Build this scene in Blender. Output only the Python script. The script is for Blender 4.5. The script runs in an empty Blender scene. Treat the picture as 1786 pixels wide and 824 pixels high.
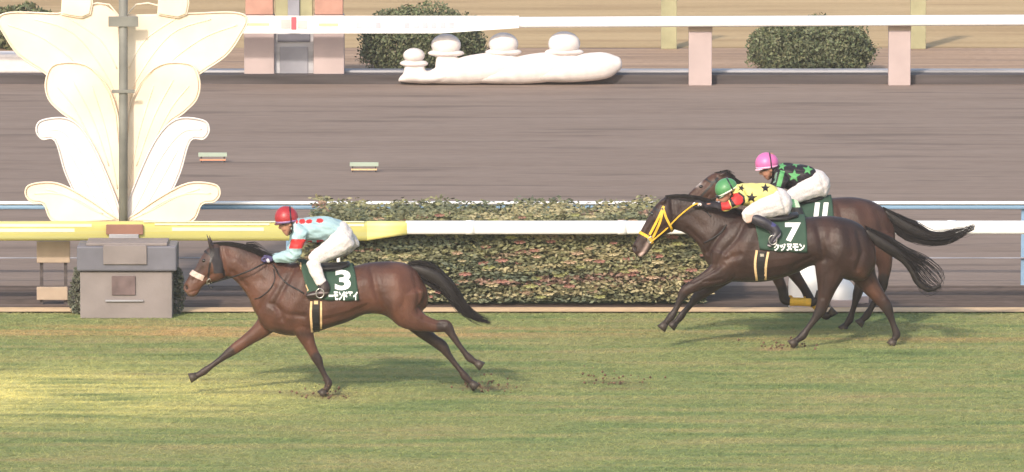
import bpy, bmesh, math, random
import numpy as np
from mathutils import Vector, Matrix
from mathutils.bvhtree import BVHTree
random.seed(7); rng = np.random.default_rng(7)
S = bpy.context.scene; COL = S.collection

# ------------------------------------------------------------------ camera
FPX = 13200.0; CX, CY = 893.0, 412.0; TH = math.radians(6.623)
CAM = np.array([0.0, -80.0, 11.0])
cd = bpy.data.cameras.new('camera'); cam = bpy.data.objects.new('camera', cd); COL.objects.link(cam)
cam.location = CAM; cam.rotation_euler = (math.radians(90) - TH, 0, 0)
cd.sensor_width = 36; cd.lens = FPX / 1786 * 36; cd.clip_start = 1; cd.clip_end = 3000
S.camera = cam
# ------------------------------------------------------------------ light
sun_dir = Vector((-0.30, -0.80, 0.54)).normalized()
sd = bpy.data.lights.new('sun', 'SUN'); sun = bpy.data.objects.new('sun', sd); COL.objects.link(sun)
sun.rotation_euler = sun_dir.to_track_quat('Z', 'Y').to_euler(); sd.energy = 2.4; sd.angle = math.radians(3.0); sd.color = (1, .88, .76)
w = bpy.data.worlds.new("World"); S.world = w; w.use_nodes = True
nt = w.node_tree; sky = nt.nodes.new('ShaderNodeTexSky'); sky.sky_type = 'NISHITA'; sky.sun_disc = False
sky.sun_elevation = math.asin(sun_dir.z); sky.sun_rotation = math.atan2(sun_dir.x, sun_dir.y); sky.air_density = 1.2; sky.dust_density = 3
nt.links.new(sky.outputs[0], nt.nodes['Background'].inputs[0]); nt.nodes['Background'].inputs[1].default_value = 0.15
S.view_settings.view_transform = 'Standard'; S.view_settings.look = 'None'; S.view_settings.exposure = 0.55; S.view_settings.gamma = 1

# ------------------------------------------------------------------ measuring from the photograph
ct, st = math.cos(TH), math.sin(TH)
def ray(px, py):
    u = (px - CX) / FPX; v = (CY - py) / FPX
    return np.array([u, ct + v * st, -st + v * ct])
def W(px, py, Y):                       # point seen at (px,py) on the upright plane y=Y
    d = ray(px, py); t = (Y - CAM[1]) / d[1]; return CAM + d * t
def G(px, py, z=0.0):                   # point seen at (px,py) on the level z
    d = ray(px, py); t = (z - CAM[2]) / d[2]; return CAM + d * t
def proj(P):
    d = np.asarray(P) - CAM
    f = d[..., 1] * ct - d[..., 2] * st; up = d[..., 1] * st + d[..., 2] * ct
    return CX + FPX * d[..., 0] / f, CY - FPX * up / f
def ppm(Y): return FPX / ((Y + 80) * ct + 10 * st)

# ------------------------------------------------------------------ materials
def N(nt, t, **k):
    n = nt.nodes.new('ShaderNode' + t)
    for a, b in k.items(): setattr(n, a, b)
    return n
def pbr(name, col=(.5, .5, .5), rough=.6, var=.2, vs=4, stretch=(1, 1, 1), bump=.15, bs=60, attr=None, spec=.4, sheen=0, metal=0, col2=None, coat=0, bdist=.01):
    m = bpy.data.materials.new(name); m.use_nodes = True; t = m.node_tree; L = t.links; b = t.nodes['Principled BSDF']
    tc = N(t, 'TexCoord'); mp = N(t, 'Mapping'); mp.inputs['Scale'].default_value = stretch; L.new(tc.outputs['Object'], mp.inputs[0])
    nz = N(t, 'TexNoise'); nz.inputs['Scale'].default_value = vs; nz.inputs['Detail'].default_value = 6; L.new(mp.outputs[0], nz.inputs[0])
    mx = N(t, 'MixRGB'); mr = N(t, 'MapRange'); L.new(nz.outputs[0], mr.inputs[0]); mr.inputs[1].default_value = .3; mr.inputs[2].default_value = .7
    L.new(mr.outputs[0], mx.inputs[0])
    if attr:
        a = N(t, 'Attribute'); a.attribute_name = attr
        mx.blend_type = 'MULTIPLY'; mx.inputs[0].default_value = 1
        L.remove(mx.inputs[0].links[0]) if mx.inputs[0].links else None
        mx.inputs[0].default_value = 1.0
        rr = N(t, 'MapRange'); L.new(nz.outputs[0], rr.inputs[0]); rr.inputs[1].default_value = .3; rr.inputs[2].default_value = .7
        rr.inputs[3].default_value = 1 - var; rr.inputs[4].default_value = 1 + var
        L.new(a.outputs['Color'], mx.inputs[1]); L.new(rr.outputs[0], mx.inputs[2])
    else:
        c2 = col2 or tuple(c * (1 - 2 * var) for c in col)
        mx.inputs[1].default_value = (*c2, 1); mx.inputs[2].default_value = (*(tuple(min(1, c * (1 + var * .4)) for c in col)), 1)
    L.new(mx.outputs[0], b.inputs['Base Color'])
    b.inputs['Roughness'].default_value = rough; b.inputs['Specular IOR Level'].default_value = spec; b.inputs['Metallic'].default_value = metal
    if sheen: b.inputs['Sheen Weight'].default_value = sheen
    if coat: b.inputs['Coat Weight'].default_value = coat
    if bump:
        n2 = N(t, 'TexNoise'); n2.inputs['Scale'].default_value = bs; n2.inputs['Detail'].default_value = 4; L.new(mp.outputs[0], n2.inputs[0])
        bp = N(t, 'Bump'); bp.inputs['Strength'].default_value = bump; bp.inputs['Distance'].default_value = bdist; L.new(n2.outputs[0], bp.inputs['Height']); L.new(bp.outputs[0], b.inputs['Normal'])
    return m
def ground_mat(name, stops, sx, sy, rough=.95, bump=.3, bs=25, patch=None, fine=.25, dark=None, lines=None):
    """colour by noise drawn out along the running direction; world position so that blades and soil agree"""
    m = bpy.data.materials.new(name); m.use_nodes = True; t = m.node_tree; L = t.links; b = t.nodes['Principled BSDF']
    ge = N(t, 'NewGeometry'); mp = N(t, 'Mapping'); mp.inputs['Scale'].default_value = (sx, sy, 0.0); L.new(ge.outputs['Position'], mp.inputs[0])
    nz = N(t, 'TexNoise'); nz.inputs['Scale'].default_value = 1; nz.inputs['Detail'].default_value = 5; nz.inputs['Roughness'].default_value = .6; L.new(mp.outputs[0], nz.inputs[0])
    cr = N(t, 'ValToRGB'); e = cr.color_ramp.elements
    while len(e) > 1: e.remove(e[-1])
    e[0].position = stops[0][0]; e[0].color = (*stops[0][1], 1)
    for p, c in stops[1:]:
        q = e.new(p); q.color = (*c, 1)
    L.new(nz.outputs[0], cr.inputs[0]); cur = cr.outputs[0]
    for (cxy, rad, colr, amt) in (patch or []):
        s1 = N(t, 'VectorMath', operation='SUBTRACT'); L.new(ge.outputs['Position'], s1.inputs[0]); s1.inputs[1].default_value = (cxy[0], cxy[1], 0)
        s2 = N(t, 'VectorMath', operation='MULTIPLY'); L.new(s1.outputs[0], s2.inputs[0]); s2.inputs[1].default_value = (1 / rad[0], 1 / rad[1], 0)
        ln = N(t, 'VectorMath', operation='LENGTH'); L.new(s2.outputs[0], ln.inputs[0])
        ad = N(t, 'MapRange'); ad.interpolation_type = 'SMOOTHSTEP'; L.new(ln.outputs['Value'], ad.inputs[0]); ad.inputs[1].default_value = 1; ad.inputs[2].default_value = 0; ad.inputs[3].default_value = 0; ad.inputs[4].default_value = 1
        n3 = N(t, 'TexNoise'); n3.inputs['Scale'].default_value = 1.0; n3.inputs['Detail'].default_value = 5
        mp3 = N(t, 'Mapping'); mp3.inputs['Scale'].default_value = (sx * 1.6, sy * 1.6, 0); mp3.inputs['Location'].default_value = (cxy[0], 5, 0); L.new(ge.outputs['Position'], mp3.inputs[0]); L.new(mp3.outputs[0], n3.inputs[0])
        r3 = N(t, 'MapRange'); L.new(n3.outputs[0], r3.inputs[0]); r3.inputs[1].default_value = .35; r3.inputs[2].default_value = .6
        mu = N(t, 'Math', operation='MULTIPLY'); L.new(ad.outputs[0], mu.inputs[0]); L.new(r3.outputs[0], mu.inputs[1])
        m2 = N(t, 'Math', operation='MULTIPLY'); L.new(mu.outputs[0], m2.inputs[0]); m2.inputs[1].default_value = amt
        mx = N(t, 'MixRGB'); L.new(m2.outputs[0], mx.inputs[0]); L.new(cur, mx.inputs[1]); mx.inputs[2].default_value = (*colr, 1); cur = mx.outputs[0]
    if lines:
        lf, lcol, lamt = lines
        mp4 = N(t, 'Mapping'); mp4.inputs['Scale'].default_value = (.30, lf, 0); L.new(ge.outputs['Position'], mp4.inputs[0])
        n4 = N(t, 'TexNoise'); n4.inputs['Scale'].default_value = 1; n4.inputs['Detail'].default_value = 3; L.new(mp4.outputs[0], n4.inputs[0])
        r4 = N(t, 'MapRange'); L.new(n4.outputs[0], r4.inputs[0]); r4.inputs[1].default_value = .56; r4.inputs[2].default_value = .68; r4.inputs[4].default_value = lamt
        mx = N(t, 'MixRGB'); L.new(r4.outputs[0], mx.inputs[0]); L.new(cur, mx.inputs[1]); mx.inputs[2].default_value = (*lcol, 1); cur = mx.outputs[0]
    n5 = N(t, 'TexNoise'); n5.inputs['Scale'].default_value = bs; n5.inputs['Detail'].default_value = 4
    mp5 = N(t, 'Mapping'); mp5.inputs['Scale'].default_value = (.35, 1, 1); L.new(ge.outputs['Position'], mp5.inputs[0]); L.new(mp5.outputs[0], n5.inputs[0])
    r5 = N(t, 'MapRange'); L.new(n5.outputs[0], r5.inputs[0]); r5.inputs[1].default_value = .3; r5.inputs[2].default_value = .7; r5.inputs[3].default_value = 1 - fine; r5.inputs[4].default_value = 1 + fine
    mz = N(t, 'MixRGB', blend_type='MULTIPLY'); mz.inputs[0].default_value = 1; L.new(cur, mz.inputs[1]); L.new(r5.outputs[0], mz.inputs[2])
    L.new(mz.outputs[0], b.inputs['Base Color']); b.inputs['Roughness'].default_value = rough; b.inputs['Specular IOR Level'].default_value = .15
    bp = N(t, 'Bump'); bp.inputs['Strength'].default_value = bump; bp.inputs['Distance'].default_value = .02; L.new(n5.outputs[0], bp.inputs['Height']); L.new(bp.outputs[0], b.inputs['Normal'])
    return m

# ------------------------------------------------------------------ object helpers
def tag(o, label=None, cat=None, group=None, kind=None):
    if label: o['label'] = label
    if cat: o['category'] = cat
    if group: o['group'] = group
    if kind: o['kind'] = kind
    return o
def link(name, me, parent=None, mat=None, loc=None, smooth=True):
    o = bpy.data.objects.new(name, me); COL.objects.link(o)
    if mat: me.materials.append(mat)
    if parent: o.parent = parent
    if loc is not None: o.location = loc
    if smooth and me.polygons: me.polygons.foreach_set('use_smooth', [True] * len(me.polygons))
    return o
def empty(name, loc):
    o = bpy.data.objects.new(name, None); COL.objects.link(o); o.location = loc; o.empty_display_size = .2; return o
def mesh(V, F, name='m'):
    me = bpy.data.meshes.new(name); me.from_pydata([tuple(map(float, v)) for v in V], [], F); me.update(); return me
class MB:
    twin = None
    def __init__(s): s.V = []; s.F = []
    def add(s, V, F):
        n = len(s.V); s.V += [tuple(v) for v in V]; s.F += [tuple(i + n for i in f) for f in F]
    def box(s, a, b):
        x0, y0, z0 = a; x1, y1, z1 = b
        s.add([(x0, y0, z0), (x1, y0, z0), (x1, y1, z0), (x0, y1, z0), (x0, y0, z1), (x1, y0, z1), (x1, y1, z1), (x0, y1, z1)],
              [(0, 3, 2, 1), (4, 5, 6, 7), (0, 1, 5, 4), (1, 2, 6, 5), (2, 3, 7, 6), (3, 0, 4, 7)])
    def build(s, name, mat, parent=None, loc=None, smooth=False, bevel=0):
        me = mesh(s.V, s.F, name)
        if bevel:
            bm = bmesh.new(); bm.from_mesh(me); bmesh.ops.bevel(bm, geom=bm.edges[:], offset=bevel, segments=2, affect='EDGES', profile=.5); bm.to_mesh(me); bm.free()
        if s.twin: link(name, mesh(*s.twin), parent, mat, loc, smooth)
        return link(name, me, parent, mat, loc, smooth)
def catmull(P, k):
    P = np.asarray(P, float); n = len(P); out = []
    for i in range(n - 1):
        p0 = P[max(i - 1, 0)]; p1 = P[i]; p2 = P[i + 1]; p3 = P[min(i + 2, n - 1)]
        for j in range(k):
            t = j / k
            out.append(.5 * ((2 * p1) + (p2 - p0) * t + (2 * p0 - 5 * p1 + 4 * p2 - p3) * t * t + (3 * p1 - p0 - 3 * p2 + p3) * t ** 3))
    out.append(P[-1]); return np.array(out)
def loft(C, H, Wd, n=20, egg=0.0, cap=.5, ex=1.0):
    """C centres (3), H in-plane half vectors (3), Wd half widths along y -> verts, faces of a closed tube"""
    C = [np.array(c, float) for c in C]; H = [np.array(h, float) for h in H]; Wd = list(Wd)
    if cap:
        for end in (0, -1):
            a, b = (C[0], C[1]) if end == 0 else (C[-1], C[-2])
            d = a - b; L = np.linalg.norm(d); d = d / (L + 1e-9); r = min(np.linalg.norm(H[end]), Wd[end]) * cap
            h0, w0, c0 = H[end], Wd[end], C[end]
            ad = [(c0 + d * r * .6, h0 * .8, w0 * .8), (c0 + d * r, h0 * .4, w0 * .4)]
            for c, h, w_ in ad:
                if end == 0: C.insert(0, c); H.insert(0, h); Wd.insert(0, w_)
                else: C.append(c); H.append(h); Wd.append(w_)
    V = []; F = []
    for c, h, w_ in zip(C, H, Wd):
        for j in range(n):
            a = 2 * math.pi * j / n; ca, sa = math.cos(a), math.sin(a)
            ca2 = math.copysign(abs(ca) ** ex, ca); sa2 = math.copysign(abs(sa) ** ex, sa)
            V.append(c + h * ca2 + np.array([0, w_ * (1 - egg * ca) * sa2, 0]))
    m = len(C)
    for i in range(m - 1):
        for j in range(n):
            a = i * n + j; b = i * n + (j + 1) % n; F.append((a, b, b + n, a + n))
    F.append(tuple(range(n - 1, -1, -1))); F.append(tuple((m - 1) * n + j for j in range(n)))
    return V, F
class Fig:
    """a figure standing on upright plane Y; converts photo measurements to its local metres"""
    def __init__(s, name, px, py, Y):
        s.Y = Y; s.loc = W(px, py, Y); s.root = empty(name, s.loc); s.ppm = ppm(Y); s.camL = CAM - s.loc
    def Q(s, px, py, y=0.0): return W(px, py, s.Y + y) - s.loc
    def ribbon(s, secs, y=0.0, k=4, **kw):     # (xt,yt,xb,yb,w)
        A = catmull(secs, k); C = []; H = []; Wd = []
        for a in A:
            t = s.Q(a[0], a[1], y); b = s.Q(a[2], a[3], y); C.append((t + b) / 2); H.append((t - b) / 2); Wd.append(a[4])
        return loft(C, H, Wd, **kw)
    def limb(s, pts, k=4, **kw):               # (px,py,r_px,w_m,yoff)
        A = catmull(pts, k); P = np.array([s.Q(a[0], a[1], a[4]) for a in A]); C = []; H = []; Wd = []
        for i, a in enumerate(A):
            t = P[min(i + 1, len(P) - 1)] - P[max(i - 1, 0)]; t[1] = 0; t /= np.linalg.norm(t) + 1e-9
            C.append(P[i]); H.append(np.array([-t[2], 0, t[0]]) * a[2] / s.ppm); Wd.append(a[3])
        return loft(C, H, Wd, **kw)
    def ball(s, px, py, rx, rz, w, y=0.0, n=14):
        c = s.Q(px, py, y); V = []; F = []
        for i in range(1, n):
            th = math.pi * i / n
            for j in range(n):
                ph = 2 * math.pi * j / n
                V.append(c + np.array([rx / s.ppm * math.sin(th) * math.cos(ph), w * math.sin(th) * math.sin(ph), rz / s.ppm * math.cos(th)]))
        for i in range(n - 2):
            for j in range(n):
                a = i * n + j; b = i * n + (j + 1) % n; F.append((a, a + n, b + n, b))
        F.append(tuple(range(n))); F.append(tuple((n - 2) * n + j for j in range(n - 1, -1, -1)))
        return V, F
    def raydir(s, px, py): return Vector(ray(px, py)).normalized()
    def hit(s, bvh, px, py, off=0.0):
        d = s.raydir(px, py); h = bvh.ray_cast(Vector(s.camL), d)
        if h[0] is None:
            q = Vector(s.Q(px, py, 0)); nn = bvh.find_nearest(q); return np.array(nn[0] + nn[1] * off) if nn[0] else np.array(q)
        return np.array(h[0] - d * off)
def fuse(pieces, vox, smooth=6, name='fused'):
    mb = MB()
    for V, F in pieces: mb.add(V, F)
    me = mesh(mb.V, mb.F, name)
    bm = bmesh.new(); bm.from_mesh(me); bmesh.ops.recalc_face_normals(bm, faces=bm.faces[:]); bm.to_mesh(me); bm.free()
    o = bpy.data.objects.new('tmp', me); COL.objects.link(o)
    r = o.modifiers.new('r', 'REMESH'); r.mode = 'VOXEL'; r.voxel_size = vox; r.adaptivity = 0
    if smooth:
        q = o.modifiers.new('s', 'SMOOTH'); q.factor = .5; q.iterations = smooth
    dg = bpy.context.evaluated_depsgraph_get(); ev = o.evaluated_get(dg); out = bpy.data.meshes.new_from_object(ev, depsgraph=dg)
    bpy.data.objects.remove(o); bpy.data.meshes.remove(me); out.name = name
    return out
def getv(me):
    a = np.empty(len(me.vertices) * 3); me.vertices.foreach_get('co', a); return a.reshape(-1, 3)
def getn(me):
    a = np.empty(len(me.vertices) * 3, dtype=np.float32); me.vertex_normals.foreach_get('vector', a); return a.reshape(-1, 3).astype(float)
def setv(me, V): me.vertices.foreach_set('co', V.reshape(-1)); me.update()
def setcol(me, C):
    at = me.color_attributes.new('Col', 'FLOAT_COLOR', 'POINT'); a = np.ones((len(me.vertices), 4)); a[:, :3] = C; at.data.foreach_set('color', a.reshape(-1))
def pdist(X, Yp, poly):
    d = np.full(X.shape, 1e9)
    if len(poly) == 1: return np.hypot(X - poly[0][0], Yp - poly[0][1])
    for (ax, ay), (bx, by) in zip(poly[:-1], poly[1:]):
        vx, vy = bx - ax, by - ay; t = np.clip(((X - ax) * vx + (Yp - ay) * vy) / (vx * vx + vy * vy + 1e-9), 0, 1)
        d = np.minimum(d, np.hypot(X - ax - t * vx, Yp - ay - t * vy))
    return d
def inpoly(X, Yp, poly):
    r = np.zeros(X.shape, bool); n = len(poly)
    for i in range(n):
        x1, y1 = poly[i]; x2, y2 = poly[(i + 1) % n]
        if y1 == y2: continue
        c = ((y1 > Yp) != (y2 > Yp)) & (X < (x2 - x1) * (Yp - y1) / (y2 - y1) + x1); r ^= c
    return r
def star(cx, cy, r, rot=0.0, sx=1.0):
    return [(cx + sx * (r if i % 2 == 0 else r * .42) * math.sin(rot + i * math.pi / 5), cy - (r if i % 2 == 0 else r * .42) * math.cos(rot + i * math.pi / 5)) for i in range(10)]
def flatpix(fig, V):
    """photo coordinates of the mid-plane shadow of a local vertex (so both flanks get the same marks)"""
    P = V + fig.loc; return proj(P)
def mirror_y(V, F):
    V2 = [(v[0], -v[1], v[2]) for v in V]; return V2, [tuple(reversed(f)) for f in F]
def strip(fig, bvh, poly, wpx, off=.006, thick=.006, k=6, both=True, wfun=None):
    A = catmull(poly, k); mb = MB(); V = []; F = []; m = 2 if wpx < 5.5 else (4 if wpx < 14 else 8)
    for i, a in enumerate(A):
        t = A[min(i + 1, len(A) - 1)] - A[max(i - 1, 0)]; t = t / (np.linalg.norm(t) + 1e-9); p = np.array([-t[1], t[0]]) * wpx / 2
        if wfun: p = p * wfun(i / (len(A) - 1))
        row = [fig.hit(bvh, a[0] + p[0] * q, a[1] + p[1] * q, off) for q in np.linspace(1, -1, m)]
        V += row + [r + np.array([0, thick, 0]) for r in row[::-1]]
    n2 = 2 * m
    for i in range(len(A) - 1):
        b = i * n2
        for j in range(n2): F.append((b + j, b + (j + 1) % n2, b + n2 + (j + 1) % n2, b + n2 + j))
    F.append(tuple(range(n2 - 1, -1, -1))); e = (len(A) - 1) * n2; F.append(tuple(range(e, e + n2)))
    mb.add(V, F)
    if both: mb.twin = mirror_y(V, F)
    return mb
def cord(P, r, n=6):
    P = catmull(P, 5); V = []; F = []
    for i, p in enumerate(P):
        t = P[min(i + 1, len(P) - 1)] - P[max(i - 1, 0)]; t /= np.linalg.norm(t) + 1e-9
        a = np.cross(t, [0, 1, 0]); a /= np.linalg.norm(a) + 1e-9; b = np.cross(t, a)
        for j in range(n): V.append(p + r * (a * math.cos(2 * math.pi * j / n) + b * math.sin(2 * math.pi * j / n)))
    for i in range(len(P) - 1):
        for j in range(n):
            q = i * n + j; s_ = i * n + (j + 1) % n; F.append((q, s_, s_ + n, q + n))
    F.append(tuple(range(n - 1, -1, -1))); F.append(tuple((len(P) - 1) * n + j for j in range(n)))
    return V, F
def text_mesh(s, bold=.02):
    cu = bpy.data.curves.new('t', 'FONT'); cu.body = s; cu.offset = bold; cu.resolution_u = 4
    o = bpy.data.objects.new('t', cu); COL.objects.link(o); dg = bpy.context.evaluated_depsgraph_get()
    me = bpy.data.meshes.new_from_object(o.evaluated_get(dg), depsgraph=dg); bpy.data.objects.remove(o); return me
def text_on(fig, bvh, s, box, mat, parent, name, bold=.02, shear=0.0, off=.005):
    me = text_mesh(s, bold); V = getv(me); lo = V.min(0); hi = V.max(0); x0, y0, x1, y1 = box; out = []
    bm = bmesh.new(); bm.from_mesh(me)
    bmesh.ops.triangulate(bm, faces=bm.faces[:])
    sz = max(e.calc_length() for e in bm.edges)
    for _ in range(4):
        es = [e for e in bm.edges if e.calc_length() > .09 * (hi[1] - lo[1])]
        if not es: break
        bmesh.ops.subdivide_edges(bm, edges=es, cuts=1); bmesh.ops.triangulate(bm, faces=bm.faces[:])
    bm.to_mesh(me); bm.free(); V = getv(me)
    for v in V:
        u = (v[0] - lo[0]) / (hi[0] - lo[0]); q = (v[1] - lo[1]) / (hi[1] - lo[1])
        px = x0 + u * (x1 - x0) + shear * (q - .5) * (y1 - y0); py = y1 + q * (y0 - y1); out.append(fig.hit(bvh, px, py, off))
    setv(me, np.array(out)); me.materials.clear(); return link(name, me, parent, mat, smooth=False)
def bvh_of(me):
    me.calc_loop_triangles(); V = [v.co.copy() for v in me.vertices]; return BVHTree.FromPolygons(V, [tuple(p.vertices) for p in me.polygons])

# palette
M = dict(
    coat=pbr('coat', attr='Col', rough=.48, var=.32, vs=6, stretch=(1, 1, .6), bump=.6, bs=55, spec=.32, bdist=.008),
    skin=pbr('skin', attr='Col', rough=.5, var=.06, bump=.05),
    hoof=pbr('hoof_horn', (.06, .045, .035), .5, .25, 12),
    mane=pbr('dark_hair', (.018, .014, .013), .5, .3, 20, spec=.3),
    eye=pbr('eye', (.008, .006, .005), .08, 0, bump=0, spec=.8),
    hood=pbr('dark_hood_fabric', (.035, .030, .034), .85, .2, 12),
    leather=pbr('black_leather', (.018, .016, .017), .45, .2, 30, spec=.4),
    cream=pbr('cream_web', (.75, .52, .28), .8, .1, 30),
    fleece=pbr('fleece', (.72, .58, .52), .95, .12, 60, bump=.8, bs=220),
    cloth=pbr('green_cloth', (.034, .075, .050), .85, .12, 6, bump=.25, bs=26, bdist=.012),
    white=pbr('white_print', (.85, .85, .85), .7, .04, 8, bump=.05),
    yellow=pbr('yellow_web', (.80, .47, .04), .6, .1, 30),
    metal=pbr('steel', (.6, .58, .55), .3, .1, metal=.8),
    fabric=pbr('silk', attr='Col', rough=.55, var=.07, vs=9, bump=.7, bs=16, spec=.3, bdist=.02),
    breech=pbr('white_breeches', attr='Col', rough=.7, var=.16, vs=55, bump=.6, bs=22, bdist=.012),
    boot=pbr('boot_leather', attr='Col', rough=.4, var=.2, vs=20, spec=.5),
    shell=pbr('helmet_cover', attr='Col', rough=.38, var=.05, vs=14, bump=.25, bs=30, spec=.5),
    rail_white=pbr('white_rail_paint', (.86, .86, .86), .45, .03, 2, stretch=(.3, 1, 3), bump=.03),
    rail_yellow=pbr('yellow_rail_paint', (.80, .73, .22), .5, .1, 3, stretch=(.15, 1, 12), bump=.03, col2=(.82, .78, .34)), pale_y=pbr('pale_print_highlight', (.82, .80, .55), .5, .05, 2),
    rail_blue=pbr('blue_rail_paint', (.22, .36, .52), .5, .08, 3, stretch=(.2, 1, 3)),
    pink=pbr('pink_grey_paint', (.47, .38, .37), .7, .08, 2),
    grey=pbr('grey_panel', (.30, .30, .34), .7, .12, 2),
    cab=pbr('cabinet_stone', (.235, .205, .20), .75, .1, 3, bump=.2),
    cabcap=pbr('cabinet_cap', (.15, .15, .18), .6, .12, 3),
    cabred=pbr('cabinet_panel', (.17, .12, .12), .6, .2, 6),
    goal=pbr('goal_cream', (.84, .74, .62), .6, .06, 1.6, bump=.15, col2=(.76, .62, .48)),
    goalw=pbr('goal_white', (.76, .71, .70), .6, .05, 1.2, bump=.08),
    pole=pbr('goal_pole_paint', (.22, .22, .20), .6, .15, 4),
    redp=pbr('red_plate', (.28, .14, .10), .6, .1),
    sculp=pbr('white_figure_paint', (.78, .72, .70), .6, .10, 5, bump=.4, bs=14),
    board=pbr('cream_board', (.42, .33, .25), .7, .1),
    kerbd=pbr('dark_kerb', (.10, .085, .085), .9, .3, 2, stretch=(.2, 1, 4)),
    kerbl=pbr('pale_kerb', (.45, .45, .48), .8, .2, 2, stretch=(.3, 1, 4)),
    greenp=pbr('pale_green_paint', (.36, .34, .20), .7, .1),
    salmon=pbr('salmon_paint', (.46, .25, .19), .7, .1),
    mint=pbr('mint_paint', (.36, .44, .36), .6, .05), orange=pbr('orange_paint', (.75, .32, .18), .6, .05),
    leaf=pbr('leaf', attr='Col', rough=.6, var=.2, vs=8, bump=0), bark=pbr('bark', (.10, .07, .05), .9, .3, 8),
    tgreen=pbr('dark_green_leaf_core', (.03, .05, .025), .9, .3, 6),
)
# ------------------------------------------------------------------ ground
def sheet(name, x0, y0, x1, y1, z, mat):
    me = mesh([(x0, y0, z), (x1, y0, z), (x1, y1, z), (x0, y1, z)], [(0, 1, 2, 3)], name); return tag(link(name, me, None, mat, smooth=False), kind='structure')
def gy(py): return G(893, py)[1]
Y_edge = gy(546); Y_soil = gy(498); Y_track0 = gy(498); Y_track1 = gy(146)
g_green = (.175, .235, .088); g_mid = (.245, .272, .106); g_dry = (.31, .29, .13); g_brown = (.26, .19, .10)
turf_patches = [((-4.9, .2), (4.6, 3.8), (.66, .60, .22), 1.0), ((-3.9, 5.3), (4.4, 1.0), (.50, .31, .14), 1.0), ((1.1, .75), (.6, .55), (.17, .10, .07), .9), ((-2.0, -.1), (.6, .35), (.22, .14, .08), .9), ((-.3, .6), (.5, .35), (.20, .125, .08), .85), ((2.95, 3.7), (.4, .35), (.34, .22, .13), .8),
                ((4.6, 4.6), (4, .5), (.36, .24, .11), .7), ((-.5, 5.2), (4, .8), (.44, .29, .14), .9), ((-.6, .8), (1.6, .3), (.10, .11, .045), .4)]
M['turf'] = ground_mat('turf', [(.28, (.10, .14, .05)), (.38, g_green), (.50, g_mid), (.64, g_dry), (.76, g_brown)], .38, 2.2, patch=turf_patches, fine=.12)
M['dirt'] = ground_mat('track_dirt', [(.3, (.215, .162, .130)), (.5, (.243, .186, .152)), (.72, (.272, .212, .174))], .16, 1.3, fine=.08, bs=9, bump=.35, lines=(2.4, (.13, .10, .082), .6))
M['soil'] = ground_mat('dark_soil', [(.3, (.06, .045, .04)), (.5, (.12, .085, .065)), (.7, (.19, .14, .115))], .2, 3.5, fine=.3, bs=18)
M['sand'] = ground_mat('sandy_edge', [(.3, (.55, .37, .21)), (.6, (.68, .50, .31))], .4, 3, fine=.15)
M['straw'] = ground_mat('dry_straw_lawn', [(.3, (.36, .25, .13)), (.5, (.46, .33, .18)), (.7, (.52, .385, .215))], .10, .9, fine=.10, lines=(1.6, (.36, .24, .13), .6))
M['tan'] = ground_mat('tan_path', [(.3, (.28, .19, .13)), (.6, (.42, .29, .20))], .15, 1.6, fine=.15, lines=(3, (.16, .12, .10), .6))
sheet('ground', -2000, -300, 2000, 2500, -.03, M['straw'])
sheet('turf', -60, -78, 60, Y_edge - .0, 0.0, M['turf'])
sheet('sandy_edge', -60, Y_edge - .06, 60, Y_edge + .34, 0.022, M['sand'])
sheet('soil_strip', -60, Y_edge + .342, 60, Y_soil, -.004, M['soil'])
sheet('dirt_track', -80, Y_track0 + .002, 80, Y_track1, -.008, M['dirt'])
yk = Y_track1
mb = MB(); mb.box((-80, yk + .003, -.03), (80, yk + .42, .13)); tag(mb.build('kerb', M['kerbd']), kind='structure')
mb = MB(); mb.box((-80, yk + .424, -.03), (80, yk + .75, .16)); tag(mb.build('gutter', M['kerbl']), kind='structure')
sheet('infield_path', -80, yk + .752, 80, gy(84), 0.0, M['tan'])
sheet('infield_lawn', -80, gy(84) + .002, 80, 90, 0.004, M['straw'])
# turf blades
def blades():
    n = 300000; x = rng.uniform(-6.6, 6.6, n); y = rng.uniform(-8.0, Y_edge + .04, n); y = y - np.clip(.07 * np.sin(x * 2.3) + .05 * np.sin(x * 5.1 + 1) + rng.normal(0, .06, n) , 0, 1) * (y > Y_edge - .25); a = rng.uniform(0, math.pi, n); h = rng.uniform(.008, .024, n); wd = rng.uniform(.004, .008, n)
    lx = rng.normal(.01, .06, n); ly = rng.normal(0, .006, n)
    V = np.zeros((n, 3, 3)); dx = np.cos(a) * wd; dy = np.sin(a) * wd
    V[:, 0] = np.stack([x - dx, y - dy, 0 * x - .002], 1); V[:, 1] = np.stack([x + dx, y + dy, 0 * x - .002], 1); V[:, 2] = np.stack([x + lx, y + ly, h], 1)
    me = bpy.data.meshes.new('grass'); me.vertices.add(n * 3); me.vertices.foreach_set('co', V.reshape(-1)); me.loops.add(n * 3); me.polygons.add(n)
    me.loops.foreach_set('vertex_index', np.arange(n * 3)); me.polygons.foreach_set('loop_start', np.arange(n) * 3); me.update(); me.validate()
    m = M['turf'].copy(); m.name = 'turf_blades'
    b = m.node_tree.nodes['Principled BSDF']
    b.inputs['Normal'].links and m.node_tree.links.remove(b.inputs['Normal'].links[0])
    tag(link('grass', me, None, m, smooth=False), 'short green and yellowing turf grass of the racecourse in front of the rail', 'grass', kind='stuff')
blades()

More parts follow.
